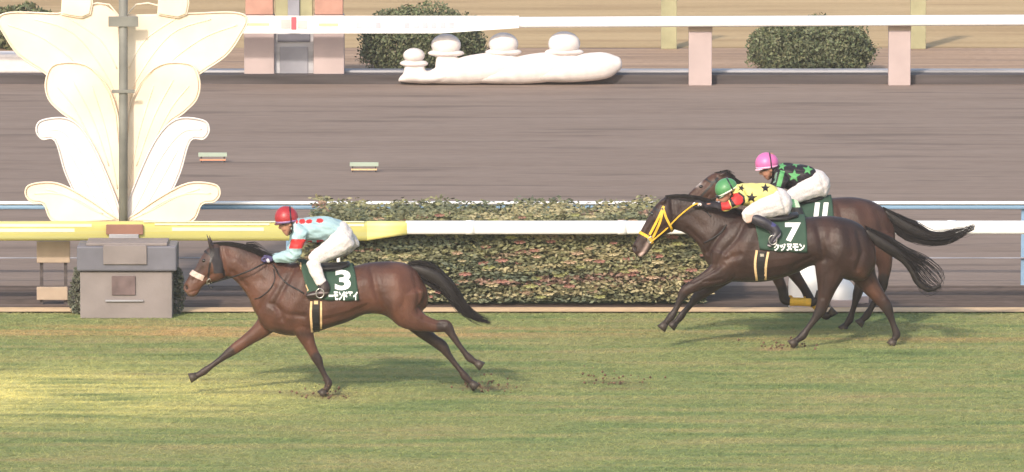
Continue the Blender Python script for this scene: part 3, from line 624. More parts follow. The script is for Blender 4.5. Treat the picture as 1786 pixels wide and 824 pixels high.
def horse(c):
    f = Fig('race_horse', *c['base']); tag(f.root, c['label'], 'horse', 'racehorses galloping on the turf')
    pc = [f.ribbon(c['torso'], n=28, egg=.12, ex=.92), f.ribbon(c['neck'], n=20, egg=.25), f.ribbon(c['head'], n=20, egg=c.get('hegg', .05), ex=.9)]
    for L in c['legs']: pc.append(f.limb(L, n=14))
    for x0, y0, x1, y1, x2, y2, yo in c['ears']:      # base front, base back, tip
        pc.append(f.ribbon([(x0, y0, x1, y1, .022), ((x0 * 2 + x2) / 3, (y0 * 2 + y2) / 3, (x1 * 1.6 + x2) / 2.6, (y1 * 1.6 + y2) / 2.6, .028), ((x0 + x2 * 2) / 3, (y0 + y2 * 2) / 3, (x1 + x2 * 2) / 3, (y1 + y2 * 2) / 3, .017), (x2 - 1, y2, x2 + 1, y2, .006)], y=yo, n=10))
    me = fuse(pc, .0115, 5, 'body'); V = getv(me); Nn = getn(me); X, Y_ = flatpix(f, V)
    side = np.abs(Nn[:, 1])
    D = np.zeros(len(V))
    for poly, dep, wd in c['sculpt']:
        D += 1.75 * dep * np.exp(-(pdist(X, Y_, poly) / wd) ** 2)
    torso_side = (V[:, 1] ** 2 > 0)
    V += Nn * (D * side ** .8)[:, None]; setv(me, V)
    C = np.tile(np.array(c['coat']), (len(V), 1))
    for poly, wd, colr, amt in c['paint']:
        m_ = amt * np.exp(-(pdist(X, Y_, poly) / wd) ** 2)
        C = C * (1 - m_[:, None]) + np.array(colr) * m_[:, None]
    for Lpts, (a, b) in zip(c['legs'], c['points']):     # dark lower legs
        Lc = catmull(Lpts, 4)[:, :2]; i = int(a * (len(Lc) - 1)); d = pdist(X, Y_, [tuple(p) for p in Lc[i:]]); m_ = np.clip(1 - (d - b) / 5, 0, 1) * (np.sign(V[:, 1]) == np.sign(Lpts[-1][4]))
        C = C * (1 - m_[:, None]) + np.array(c['dark']) * m_[:, None]
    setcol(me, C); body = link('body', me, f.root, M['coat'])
    bv = bvh_of(me); f.bvh = bv
    for (x0, y0, x1, y1, yo) in c['hooves']: link('hoof', mesh(*hoof_piece(f, x0, y0, x1, y1, yo)), f.root, M['hoof'])
    ex, ey = c['eye']; p = f.hit(bv, ex, ey, -.006)
    for s_ in (1, -1):
        mb = MB(); q = Fig.ball(f, ex, ey, 3.8, 3.2, .016, 0); cc = f.Q(ex, ey, 0); Vq = [v - cc + np.array([p[0], p[1] * s_, p[2]]) for v in q[0]]; mb.add(Vq, q[1]); link('eye', mesh(mb.V, mb.F), f.root, M['eye'])
    # hair
    V, F = strands(f, *c['tail'], c.get('tn', 260), .0062, c['seed'], wy=.035, lmin=.62, jit=c.get('tj', 3)); tl = link('tail', mesh(V, F), f.root, M['mane']); tl['kind'] = 'stuff'
    if c.get('tailcore'): link('tail_core', mesh(*f.limb(c['tailcore'], n=12)), tl, M['mane'])
    mb = MB()
    for k, (T, B, n) in enumerate(c['mane']): mb.add(*strands(f, T, B, n, .0055, c['seed'] + 5 + k, wy=.022, lmin=.5, jit=2, segs=6))
    mn = link('mane', mesh(mb.V, mb.F), f.root, M['mane']); mn['kind'] = 'stuff'
    # bridle and other tack straps
    for nm, poly, wd, mt in c['straps']:
        strip(f, bv, poly, wd, .007, .01).build(nm, M[mt], f.root, smooth=False)
    for nm, pts, r_, mt in c['cords']:
        P = [f.hit(bv, p[0], p[1], .008) if len(p) == 2 else f.Q(p[0], p[1], p[2]) for p in pts]
        mb = MB(); a, b = cord(P, r_); mb.add(a, b)
        if nm == 'rein': mb.twin = mirror_y(a, b)
        mb.build(nm, M[mt], f.root, smooth=True)
    # saddle cloth wrapped over the back
    (tl_, bl_, br_, tr_) = c['cloth']; nu, nv = 22, 44; Vc = []; Fc = []
    def at(s_, px, py): return f.Q(px, py, -.29 * s_)
    zc = (f.Q(*bl_, 0)[2] + f.Q(*tl_, 0)[2]) / 2 - .03
    def backpt(u, v):
        s_ = abs(v); px = (tl_[0] + (bl_[0] - tl_[0]) * s_) * (1 - u) + (tr_[0] + (br_[0] - tr_[0]) * s_) * u
        yb = bl_[1] * (1 - u) + br_[1] * u
        x = at(s_, px, yb)[0]; zb = at(1, px, yb)[2]
        th_max = math.pi / 2 + math.atan2(zc - zb, .31); th = th_max * v
        d = Vector((0, -math.sin(th), math.cos(th))); o = Vector((x, 0, zc)) + d * 1.2
        h = bv.ray_cast(o, -d, 1.15)
        p = h[0] if h[0] is not None else Vector((x, 0, zc)) + d * .28
        wr = .006 + .005 * math.sin(u * 11 + v * 4) * abs(v) + (.012 if abs(v) > .9 else 0) * (.5 + .5 * math.sin(u * 19)) + (.022 * max(0, 1 - abs(v) * 3))
        return p + d * (.014 + wr)
    for i in range(nu + 1):
        for j in range(nv + 1): Vc.append(backpt(i / nu, -1 + 2 * j / nv))
    n0 = len(Vc)
    for i in range(nu + 1):
        for j in range(nv + 1):
            p = Vc[i * (nv + 1) + j]; v = -1 + 2 * j / nv; Vc.append(p - Vector((0, -math.sin(v * 2), math.cos(v * 2))) * .008)
    for i in range(nu):
        for j in range(nv):
            a = i * (nv + 1) + j; q = (a, a + nv + 1, a + nv + 2, a + 1); Fc.append(q); Fc.append(tuple(reversed([k + n0 for k in q])))
    for i in range(nu):
        for j in (0, nv):
            a = i * (nv + 1) + j; b = a + nv + 1; Fc.append((a, b, b + n0, a + n0))
    for j in range(nv):
        for i in (0, nu):
            a = i * (nv + 1) + j; Fc.append((a, a + 1, a + 1 + n0, a + n0))
    mc = mesh(Vc, Fc); bm = bmesh.new(); bm.from_mesh(mc); bmesh.ops.recalc_face_normals(bm, faces=bm.faces[:]); bm.to_mesh(mc); bm.free()
    cl = link('saddle_cloth', mc, f.root, M['cloth']); bc = bvh_of(mc); f.bc = bc
    for nm, poly, wd, mt in c['edges']: strip(f, bc, poly, wd, .006, .006).build(nm, M[mt], cl, smooth=False)
    for s_, (x0, y0, x1, y1), bold, sh in c['prints']:
        n_ = len(s_)
        for i_, ch in enumerate(s_):
            wch = (x1 - x0) / n_; gap = .22 if ch == '1' else .04; hh = .38 if ch == 'ー' else 0
            o = text_on(f, bc, ch, (x0 + wch * (i_ + gap), y0 + (y1 - y0) * hh, x0 + wch * (i_ + 1 - gap), y1 - (y1 - y0) * hh), M['white'], cl, 'number_print' if s_.isdigit() else 'letter_print', bold, sh, .006)
            if ch not in '137ー': o['kind'] = 'stuff'
    # girth
    for nm, poly, wd, mt in c['girth']: strip(f, bv, poly, wd, .012, .012).build(nm, M[mt], f.root, smooth=False)
    # saddle
    sx, sy, sw = c['saddle']; V, F = f.ribbon([(sx - sw, sy - 5, sx - sw + 2, sy + 5, .07), (sx - sw * .5, sy - 4, sx - sw * .5, sy + 9, .17), (sx + sw * .3, sy - 3, sx + sw * .3, sy + 10, .19), (sx + sw, sy - 6, sx + sw, sy + 4, .12)], n=18)
    link('saddle', mesh(V, F), f.root, M['leather'])
    for s_ in (-1, 1):
        V = []; (ax, ay), (bx, by) = c['stirrup']; P = [f.Q(ax, ay, s_ * .25), f.Q((ax + bx) / 2, (ay + by) / 2, s_ * .325), f.Q(bx, by - 12, s_ * .36)]
        sl_ = link('stirrup_leather', mesh(*cord(P, .010)), f.root, M['leather'])
        ring = [f.Q(bx + 7 * math.cos(t), by - 5 + 8 * math.sin(t), s_ * .36) for t in np.linspace(0, 2 * math.pi, 13)]
        link('stirrup_iron', mesh(*cord(ring, .006)), sl_, M['metal'])
    return f

def shift(P, dx, dy, x0=0, sx=1.0):
    return [(x0 + dx + (p[0] - x0) * sx, p[1] + dy, x0 + dx + (p[2] - x0) * sx, p[3] + dy, p[4] * .98) for p in P]

# ---- horse with number 3
BAY = (.090, .038, .024); BAYD = (.035, .022, .019); TOP = (.040, .025, .024)
H3 = dict(base=(560, 690, 0.0), label='bay racehorse with green number 3 cloth and white sheepskin noseband, leading alone at left', seed=21,
  coat=BAY, dark=BAYD,
  torso=[(460, 497, 447, 545, .09), (468, 478, 456, 567, .165), (493, 464, 478, 580, .215), (520, 458, 509, 586, .245), (550, 464, 545, 581, .28), (580, 469, 576, 571, .30), (610, 466, 607, 561, .295), (640, 459, 637, 548, .275), (665, 456.5, 667, 549, .265), (690, 456.5, 690, 562, .26), (710, 460.5, 711, 566, .225), (727, 472, 729, 556, .165), (739, 494, 739, 540, .095)],
  neck=[(380, 424, 391, 482, .082), (404, 427, 405, 486, .078), (430, 434, 421, 502, .082), (456, 445, 434, 521, .10), (482, 456, 442, 541, .14), (507, 459, 456, 562, .17)],
  head=[(374, 424, 394, 446, .055), (364, 430, 396, 470, .088), (356, 440, 393, 484, .098), (349, 451, 384, 490, .092), (341, 466, 371, 492.5, .07), (333, 475, 360, 495, .058), (326, 487, 351, 503, .052), (320.5, 497, 346, 512, .058), (320, 505, 339, 518, .05), (325, 511, 333, 517, .032)],
  ears=[(364, 432, 374, 434, 359.5, 406, -.055), (367, 432, 377, 434, 364, 408, .055)],
  legs=[[(528, 540, 30, .11, -.12), (529, 572, 19, .085, -.13), (537, 595, 12.5, .064, -.13), (546, 614, 9.5, .05, -.13), (554, 628, 9, .048, -.13), (560, 642, 5.8, .034, -.13), (567, 656, 5.2, .03, -.13), (573, 668, 7, .036, -.13), (571, 676, 5.6, .034, -.13), (567, 682, 6, .035, -.13)],
        [(478, 550, 24, .09, .12), (458, 573, 16.5, .08, .12), (433, 592, 11.5, .06, .12), (406, 611, 9.5, .048, .12), (386, 626, 5.8, .034, .12), (367, 640, 5.2, .03, .12), (356, 648, 7, .036, .12), (348, 653, 5.6, .034, .12), (342, 656, 6, .035, .12)],
        [(700, 515, 42, .11, -.13), (708, 545, 29, .11, -.14), (728, 560, 19, .09, -.14), (746, 566, 13.5, .066, -.14), (763, 569.5, 11, .052, -.14), (778, 569, 11, .05, -.14), (787, 582, 7.5, .038, -.14), (799, 600, 5.4, .031, -.14), (811, 616, 5.4, .03, -.14), (819, 625, 7.2, .036, -.14), (826, 630, 5.6, .033, -.14), (831, 633, 6, .035, -.14)],
        [(712, 545, 26, .09, .14), (733, 574, 14, .075, .14), (754, 592, 10.5, .056, .14), (771, 604, 10.5, .05, .14), (781, 618, 6.8, .036, .14), (793, 634, 5.2, .03, .14), (803, 646, 5.2, .03, .14), (811, 657, 7.2, .036, .14), (818, 664, 5.6, .033, .14), (822, 668, 6, .035, .14)]],
  points=[(.42, 7), (.42, 7), (.42, 7), (.12, 14)],
  hooves=[(567, 681, 560, 689, -.13), (343, 655.5, 331, 660, .12), (830, 632, 841, 640, -.14), (821, 667, 831, 677, .14)],
  eye=(356, 455),
  sculpt=[([(512, 470), (495, 500), (480, 530), (492, 556)], -.012, 5), ([(530, 480), (520, 520), (505, 545)], .014, 12), ([(470, 530), (500, 548), (530, 552)], -.010, 5),
          ([(478, 500), (462, 525), (452, 540)], -.010, 5), ([(648, 470), (655, 505), (665, 535), (684, 566)], -.016, 6), ([(690, 480), (700, 510), (690, 540)], .014, 14), ([(722, 480), (732, 515), (730, 545)], -.008, 5),
          ([(560, 560), (600, 552), (640, 535)], -.008, 5), ([(384, 430), (389, 455), (393, 478)], -.012, 3.5), ([(372, 478), (350, 490)], -.007, 3), ([(352, 470), (338, 488)], -.009, 4), ([(368, 458), (380, 478)], .007, 6),
          ([(349, 452), (340, 466)], .004, 3), ([(323, 500), (325, 503)], -.024, 2.4), ([(330, 511), (346, 506)], -.006, 1.6), ([(400, 440), (430, 462), (455, 490)], -.008, 8), ([(405, 475), (430, 500)], -.009, 4), ([(415, 455), (445, 480)], .008, 8),
          ([(512, 590), (540, 618)], -.006, 2.5), ([(738, 556), (775, 566)], -.006, 2.5), ([(600, 500), (640, 490)], .005, 12), ([(540, 600), (547, 625)], .005, 3)],
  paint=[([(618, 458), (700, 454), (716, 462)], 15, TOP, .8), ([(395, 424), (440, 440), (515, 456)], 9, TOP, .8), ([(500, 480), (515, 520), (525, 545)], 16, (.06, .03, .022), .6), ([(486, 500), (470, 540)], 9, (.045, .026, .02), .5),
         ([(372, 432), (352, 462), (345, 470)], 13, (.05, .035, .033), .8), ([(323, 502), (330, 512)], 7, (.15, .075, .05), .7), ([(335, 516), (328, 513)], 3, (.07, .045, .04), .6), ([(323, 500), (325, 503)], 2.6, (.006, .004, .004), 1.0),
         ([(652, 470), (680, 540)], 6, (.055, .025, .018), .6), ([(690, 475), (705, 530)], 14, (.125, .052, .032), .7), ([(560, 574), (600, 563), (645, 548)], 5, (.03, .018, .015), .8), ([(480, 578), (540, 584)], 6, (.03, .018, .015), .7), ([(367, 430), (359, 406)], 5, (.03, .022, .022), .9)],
  tail=([(712, 459), (730, 455), (757, 461.5), (777, 480), (796, 500), (815, 532), (834, 550), (858, 562)], [(722, 474), (738, 492), (762, 506), (778, 516), (790, 532), (806, 548), (828, 559), (850, 563)]), tailcore=[(716, 466, 6, .03, 0), (738, 474, 12, .05, 0), (762, 485, 14, .055, 0), (783, 507, 12, .05, 0), (799, 532, 8, .035, 0), (822, 551, 4, .02, 0)], tn=260, tj=5,
  mane=[([(430, 424), (444, 423), (456, 429), (468, 436)], [(424, 438), (440, 444), (456, 450), (472, 456)], 26), ([(372, 424), (400, 423), (430, 429), (460, 441), (500, 455)], [(374, 430), (402, 431), (430, 440), (458, 452), (500, 464)], 260), ([(420, 431), (436, 432), (452, 440), (466, 447)], [(416, 440), (440, 444), (462, 452), (476, 460)], 40)] ,
  straps=[('cheek_hood', [(374, 433), (375, 447), (380, 462), (381, 477)], 17, 'hood'), ('brow_band', [(357, 438), (365, 444), (376, 446)], 3.5, 'leather'), ('sheepskin_noseband', [(330, 472.5), (340, 479), (355, 486)], 9.5, 'fleece'), ('cheek_piece', [(371, 440), (366, 462), (363, 486)], 3.2, 'leather'), ('throat_lash', [(378, 446), (389, 470), (391, 482)], 3, 'leather')],
  cords=[('rein', [(366, 494), (385, 489), (410, 482, -.13), (436, 472, -.17), (462, 459, -.12)], .009, 'leather'), ('rein_loop', [(476, 461, -.13), (488, 482), (502, 496), (520, 506), (530, 512)], .008, 'leather'), ('bit_ring', [(361, 490), (366, 487), (369, 493), (365, 498), (361, 495), (361, 490)], .006, 'metal'), ('neck_strap', [(477, 470), (479, 488), (470, 505), (455, 518), (444, 522)], .005, 'leather'), ('curb_strap', [(363, 497, -.07), (367, 503, -.05), (372, 501, -.06)], .005, 'leather')],
  cloth=((519, 457), (537, 522), (626, 524), (614, 467)), edges=[('cream_edge', [(522.5, 458), (524, 480), (530, 494), (536, 508)], 5.5, 'cream'), ('white_edge', [(617, 468), (621, 484)], 3.5, 'white')],
  prints=[('3', (583, 471, 613, 506.5), .035, 0), ('ーモンドアイ', (573, 508.5, 624, 524), .055, 0), ('ア', (560, 509, 571, 525), .055, 0)],
  girth=[('girth_strap', [(551, 526), (551, 555), (551, 579)], 12, 'leather'), ('cream_web', [(543, 526), (542, 550), (544.5, 580)], 3.8, 'cream'), ('cream_web', [(560, 526), (560, 550), (560, 577)], 3.4, 'cream'), ('girth_buckle', [(551, 525), (551, 531)], 7, 'cream')],
  saddle=(566, 462, 42), stirrup=((552, 470), (558, 517)))
F3 = horse(H3)

# ---- horse with number 7
DK = (.033, .0165, .0125); DKD = (.025, .017, .015); TOPD = (.024, .017, .017)
T7 = [(1247, 402, 1231, 447, .09), (1255, 388, 1240, 472, .17), (1280, 377, 1262, 489, .215), (1305, 373, 1291, 492, .25), (1330, 378, 1326, 492, .285), (1360, 382, 1356, 487, .30), (1390, 381, 1389, 476, .30), (1420, 378, 1417, 463, .285), (1447, 377, 1446, 468, .27), (1470, 380, 1470, 486, .265), (1490, 386, 1490, 490, .235), (1507, 397, 1510, 488, .17), (1519, 418, 1521, 472, .10)]
Y7 = G(1440, 606)[1]
H7 = dict(base=(1400, 606, Y7), label='dark brown racehorse with green number 7 cloth and yellow bridle, nearer of the chasing pair', seed=41,
  coat=DK, dark=DKD, torso=T7,
  neck=[(1168, 345, 1179, 402, .082), (1190, 343.5, 1192, 406, .078), (1215, 348, 1210, 419, .085), (1240, 357, 1222, 436, .11), (1265, 366, 1230, 455, .145), (1290, 372, 1243, 472, .18)],
  head=[(1161, 343, 1178, 364, .055), (1150, 351, 1180, 388, .088), (1141, 361, 1175, 402, .098), (1133, 374, 1166, 407, .092), (1124, 390, 1153, 414, .07), (1116, 405, 1142, 425, .058), (1108.5, 419, 1134, 436, .052), (1102.5, 430, 1128, 443, .058), (1103, 438, 1121, 449, .05), (1108, 443, 1116, 449, .032)],
  ears=[(1150, 352, 1160, 357, 1163, 344, -.055), (1152, 350, 1162, 352, 1158, 345, .055)],
  legs=[[(1272, 448, 36, .12, -.12), (1258, 474, 24, .095, -.13), (1234, 487, 15.5, .075, -.13), (1211, 499, 11.5, .06, -.13), (1195, 508, 10, .05, -.13), (1187, 522, 6.8, .036, -.13), (1179, 539, 5.4, .03, -.13), (1171, 552, 7.4, .037, -.13), (1164, 560, 5.8, .034, -.13), (1160, 565, 6, .035, -.13)],
        [(1275, 465, 26, .09, .12), (1250, 491, 15, .075, .12), (1233, 506, 11, .058, .12), (1217, 517, 9.8, .05, .12), (1206, 530, 6, .034, .12), (1195, 543, 5.4, .03, .12), (1187, 553, 7, .036, .12), (1181, 560, 5.6, .034, .12), (1177, 564, 6, .035, .12)],
        [(1455, 445, 38, .12, -.13), (1448, 476, 27, .10, -.14), (1442, 503, 17, .078, -.14), (1437, 524, 12, .06, -.14), (1431, 541, 10.5, .05, -.14), (1421, 557, 6.8, .037, -.14), (1409, 573, 5.6, .031, -.14), (1400, 586, 7.4, .037, -.14), (1392, 592, 5.8, .034, -.14), (1388, 595, 6, .035, -.14)],
        [(1498, 445, 30, .11, .13), (1504, 474, 24, .10, .14), (1517, 497, 17.5, .078, .14), (1533, 518, 13, .06, .14), (1546, 535, 11, .05, .14), (1553, 552, 7, .037, .14), (1559, 569, 5.6, .031, .14), (1564, 583, 7.4, .037, .14), (1561, 590, 5.8, .034, .14), (1559, 594, 6, .035, .14)]],
  points=[(.55, 5), (.42, 7), (.48, 6), (.48, 6)],
  hooves=[(1161, 564, 1153, 574, -.13), (1178, 563, 1170, 571, .12), (1389, 594.5, 1379, 602, -.14), (1559, 593, 1554, 602, .14)],
  eye=(1138, 374),
  sculpt=[([(1300, 385), (1285, 415), (1262, 440), (1250, 460)], -.012, 5), ([(1315, 400), (1300, 430), (1290, 455)], .014, 12), ([(1245, 470), (1262, 455), (1290, 445)], -.010, 5), ([(1262, 400), (1243, 425), (1234, 440)], -.014, 5),
          ([(1425, 390), (1432, 420), (1438, 450)], -.014, 6), ([(1465, 400), (1470, 430), (1458, 455)], .016, 14), ([(1452, 392), (1447, 415)], -.005, 7), ([(1497, 405), (1505, 440), (1495, 470)], -.012, 5), ([(1330, 478), (1380, 468), (1415, 450)], -.007, 5),
          ([(1171, 350), (1175, 380), (1180, 398)], -.010, 3.5), ([(1160, 395), (1142, 408)], -.006, 3), ([(1140, 388), (1126, 410)], -.009, 4), ([(1155, 378), (1168, 396)], .007, 6), ([(1106, 432), (1107, 435)], -.022, 2.4), ([(1113, 443), (1128, 438)], -.005, 1.6), ([(1190, 365), (1225, 395)], -.007, 8), ([(1200, 400), (1222, 420)], -.008, 4),
          ([(1262, 462), (1235, 478), (1208, 492)], -.007, 2.6), ([(1228, 492), (1260, 488)], -.005, 2.5), ([(1515, 478), (1540, 520)], -.005, 2.5), ([(1440, 480), (1435, 520)], -.005, 3), ([(1480, 402), (1487, 445)], -.004, 6)],
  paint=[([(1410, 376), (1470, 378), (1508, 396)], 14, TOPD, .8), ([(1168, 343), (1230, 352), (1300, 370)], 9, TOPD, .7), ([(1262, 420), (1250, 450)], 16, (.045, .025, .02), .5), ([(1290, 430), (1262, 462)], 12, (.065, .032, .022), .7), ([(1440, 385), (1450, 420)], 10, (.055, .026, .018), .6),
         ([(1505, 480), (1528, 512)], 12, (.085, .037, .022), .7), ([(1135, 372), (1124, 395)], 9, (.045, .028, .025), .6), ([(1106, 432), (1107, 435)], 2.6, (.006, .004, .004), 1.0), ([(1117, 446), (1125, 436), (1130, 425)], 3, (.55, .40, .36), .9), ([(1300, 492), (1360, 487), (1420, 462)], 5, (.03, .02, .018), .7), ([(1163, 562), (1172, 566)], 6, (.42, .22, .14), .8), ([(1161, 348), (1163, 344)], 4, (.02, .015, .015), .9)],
  tail=([(1508, 395), (1530, 404), (1556, 417), (1585, 436), (1612, 447), (1635, 462), (1648, 482), (1640, 497)], [(1518, 418), (1536, 434), (1560, 448), (1580, 461), (1592, 478), (1602, 500), (1620, 511), (1644, 503)]), tailcore=[(1510, 404, 7, .03, 0), (1532, 420, 10, .04, 0), (1555, 435, 10, .04, 0), (1577, 453, 7.5, .03, 0), (1590, 472, 5.5, .025, 0), (1601, 492, 6, .025, 0), (1620, 505, 5, .02, 0), (1640, 499, 3, .012, 0)], tn=95, tj=9,
  mane=[([(1160, 342), (1190, 340), (1225, 345), (1262, 358), (1300, 369)], [(1164, 350), (1192, 352), (1225, 358), (1262, 369), (1300, 378)], 240)],
  straps=[('cheek_piece', [(1158, 360), (1146, 385), (1133, 410)], 4.2, 'yellow'), ('cheek_piece', [(1156, 362), (1152, 385), (1141, 410), (1134, 421)], 4, 'yellow'), ('throat_lash', [(1157, 365), (1162, 380), (1170, 396), (1173, 405)], 4, 'yellow'), ('noseband', [(1114, 405), (1124, 410), (1134, 417), (1138, 425)], 5, 'yellow'), ('brow_band', [(1140, 363), (1150, 368), (1157, 364)], 4, 'leather'), ('bit_plate', [(1132, 414), (1134, 424)], 5, 'metal')],
  cords=[('rein', [(1136, 422), (1160, 402), (1184, 378), (1205, 361, -.14), (1217, 355, -.12)], .009, 'yellow'), ('rein_loop', [(1219, 358, -.12), (1232, 370), (1240, 378)], .007, 'leather'), ('bit_ring', [(1131, 416), (1136, 413), (1138, 419), (1134, 424), (1130, 421), (1131, 416)], .006, 'metal'), ('neck_strap', [(1267, 392), (1258, 405), (1243, 416), (1228, 424)], .009, 'leather')],
  cloth=((1309, 383), (1325, 436), (1408, 440), (1403, 382)), edges=[('cream_edge', [(1314, 390), (1316, 402), (1321, 414)], 4.5, 'cream')],
  prints=[('7', (1368, 388.5, 1398, 422), .045, 0), ('クヅヌモン', (1349, 425, 1404, 438), .055, 0)],
  girth=[('girth_strap', [(1329, 440), (1327, 465), (1328, 490)], 13, 'leather'), ('cream_web', [(1320, 437), (1317, 462), (1320, 490)], 4, 'cream'), ('cream_web', [(1340, 440), (1336, 462), (1335, 489)], 4, 'cream'), ('girth_buckle', [(1329, 443), (1329, 448)], 7, 'metal')],
  saddle=(1350, 376, 40), stirrup=((1338, 386), (1348, 424)))
F7 = horse(H7)

# ---- horse with number 11 (mostly behind)
Y11 = Y7 + 1.45
T11 = [(1275 + (p[0] - 1228) * .955, p[1] - 33, 1275 + (p[2] - 1228) * .955, p[3] - 34, p[4] * .98) for p in T7]
H11 = dict(base=(1420, 585, Y11), label='dark bay racehorse with green number 11 cloth, farther of the chasing pair, mostly hidden', seed=61,
  coat=(.060, .028, .019), dark=DKD, torso=T11,
  neck=[(1262, 302, 1262, 345, .08), (1277, 314, 1266, 366, .08), (1295, 327, 1270, 384, .09), (1316, 337, 1275, 402, .12), (1338, 343, 1284, 422, .16)],
  head=[(1262, 299, 1275, 318, .055), (1243, 303, 1262, 340, .088), (1226, 315, 1254, 348, .098), (1212, 327, 1238, 356, .09), (1198, 341, 1222, 367, .07), (1187, 352, 1208, 377, .058), (1178, 363, 1198, 385, .052), (1171, 373, 1190, 390, .058), (1171, 381, 1184, 392, .05), (1175, 387, 1181, 391, .032)],
  ears=[(1250, 304, 1262, 308, 1268, 299, -.05), (1252, 303, 1263, 305, 1270, 300, .05)],
  legs=[[(1330, 425, 30, .11, -.12), (1343, 455, 18, .09, -.13), (1355, 482, 11, .06, -.13), (1365, 505, 9, .052, -.13), (1369, 523, 9, .048, -.13), (1384, 527, 6, .035, -.13), (1403, 527, 5.5, .03, -.13), (1416, 529, 7, .036, -.13), (1423, 524, 5.6, .034, -.13), (1427, 520, 6, .034, -.13)],
        [(1345, 430, 26, .09, .12), (1372, 460, 15, .08, .12), (1390, 485, 10, .06, .12), (1403, 504, 8, .05, .12), (1411, 519, 8.5, .048, .12), (1420, 530, 6, .035, .12), (1431, 543, 5.5, .03, .12), (1440, 552, 7, .036, .12), (1446, 550, 5.5, .034, .12), (1449, 548, 6, .034, .12)],
        [(1535, 415, 26, .11, -.13), (1538, 440, 21, .10, -.14), (1543, 465, 13, .07, -.14), (1541, 485, 10, .056, -.14), (1538, 500, 10, .05, -.14), (1529, 520, 6.5, .036, -.14), (1519, 538, 5.5, .031, -.14), (1512, 550, 7, .036, -.14), (1506, 556, 5.6, .034, -.14), (1503, 560, 6, .035, -.14)],
        [(1505, 410, 26, .10, .13), (1505, 450, 20, .09, .14), (1503, 478, 12, .065, .14), (1499, 500, 9.5, .05, .14), (1495, 515, 8.5, .046, .14), (1491, 530, 5.6, .033, .14), (1486, 546, 5.3, .03, .14), (1482, 558, 7, .036, .14), (1477, 565, 5.6, .034, .14), (1474, 569, 6, .035, .14)]],
  points=[(.38, 9), (.38, 9), (.38, 9), (.2, 12)],
  hooves=[(1426, 521, 1432, 511, -.13), (1448, 548.5, 1456, 541, .12), (1504, 559, 1497, 566, -.14), (1475, 568, 1468, 576, .14)],
  eye=(1223, 326),
  sculpt=[([(1490, 360), (1500, 390)], .012, 12), ([(1462, 355), (1470, 385)], -.01, 6), ([(1530, 372), (1540, 400)], -.008, 5), ([(1238, 340), (1222, 358)], -.006, 3), ([(1232, 320), (1210, 340)], -.006, 4), ([(1245, 315), (1258, 335)], .006, 6)],
  paint=[([(1452, 345), (1500, 344), (1542, 362)], 12, (.035, .023, .022), .7), ([(1262, 302), (1300, 325)], 10, TOPD, .8), ([(1219, 319)], 4.5, (.55, .50, .48), .9), ([(1215, 324)], 3, (.5, .45, .43), .7), ([(1240, 318), (1225, 330)], 6, (.07, .035, .025), .5)],
  tail=([(1540, 362), (1556, 370), (1575, 380), (1605, 393), (1625, 406), (1652, 404), (1680, 398), (1702, 394)], [(1548, 384), (1556, 398), (1572, 414), (1600, 424), (1628, 427), (1655, 424), (1676, 414), (1698, 400)]), tailcore=[(1544, 370, 7, .03, 0), (1562, 384, 11, .04, 0), (1585, 399, 13, .045, 0), (1612, 410, 11, .04, 0), (1640, 414, 8, .03, 0), (1666, 408, 5, .02, 0)], tn=220, tj=4,
  mane=[([(1256, 299), (1272, 303), (1292, 318), (1320, 332)], [(1262, 308), (1276, 318), (1294, 332), (1318, 343)], 90), ([(1246, 302), (1258, 299), (1268, 297), (1282, 304)], [(1252, 306), (1262, 303), (1272, 305), (1284, 314)], 50), ([(1545, 372), (1550, 384), (1552, 398), (1551, 414)], [(1552, 372), (1558, 384), (1560, 398), (1557, 412)], 26)],
  straps=[('cheek_piece', [(1252, 310), (1236, 328), (1216, 350)], 3.4, 'leather'), ('brow_band', [(1231, 312), (1240, 318), (1252, 316)], 3, 'leather'), ('noseband', [(1200, 340), (1207, 348), (1214, 356)], 4, 'leather'), ('leg_bandage', [(1378, 527), (1395, 527.5), (1414, 528)], 12, 'yellow')],
  cords=[('rein', [(1213, 355), (1232, 350), (1252, 345), (1275, 345, -.15), (1297, 346, -.13)], .009, 'leather')],
  cloth=((1362, 348), (1376, 403), (1455, 407), (1449, 349)), edges=[('cream_edge', [(1362, 352), (1364, 370)], 4, 'cream')],
  prints=[('11', (1417, 353.5, 1447, 379), .06, .12)],
  girth=[('girth_strap', [(1378, 405), (1376, 430), (1378, 455)], 13, 'leather'), ('cream_web', [(1369, 405), (1366, 430), (1369, 455)], 4, 'cream'), ('cream_web', [(1388, 405), (1386, 430), (1386, 455)], 4, 'cream')],
  saddle=(1398, 345, 36), stirrup=((1386, 352), (1394, 395)))
F11 = horse(H11)
V, F = F11.limb([(1420, 530, 7.4, .042, .12), (1427, 538, 7.2, .04, .12), (1433, 545, 7, .038, .12)], n=14, cap=.2); link('leg_bandage', mesh(V, F), F11.root, M['yellow'])
V, F = F11.limb([(1378, 527, 7.2, .044, -.13), (1395, 527, 7, .04, -.13), (1414, 528, 7.4, .042, -.13)], n=14, cap=.2); link('leg_bandage', mesh(V, F), F11.root, M['yellow'])
for o in list(F11.root.children):
    if o.name.startswith('leg_bandage') and len(o.data.vertices) > 0 and o.data.vertices[0].co.y != 0 and len(o.data.polygons) < 60: bpy.data.objects.remove(o)

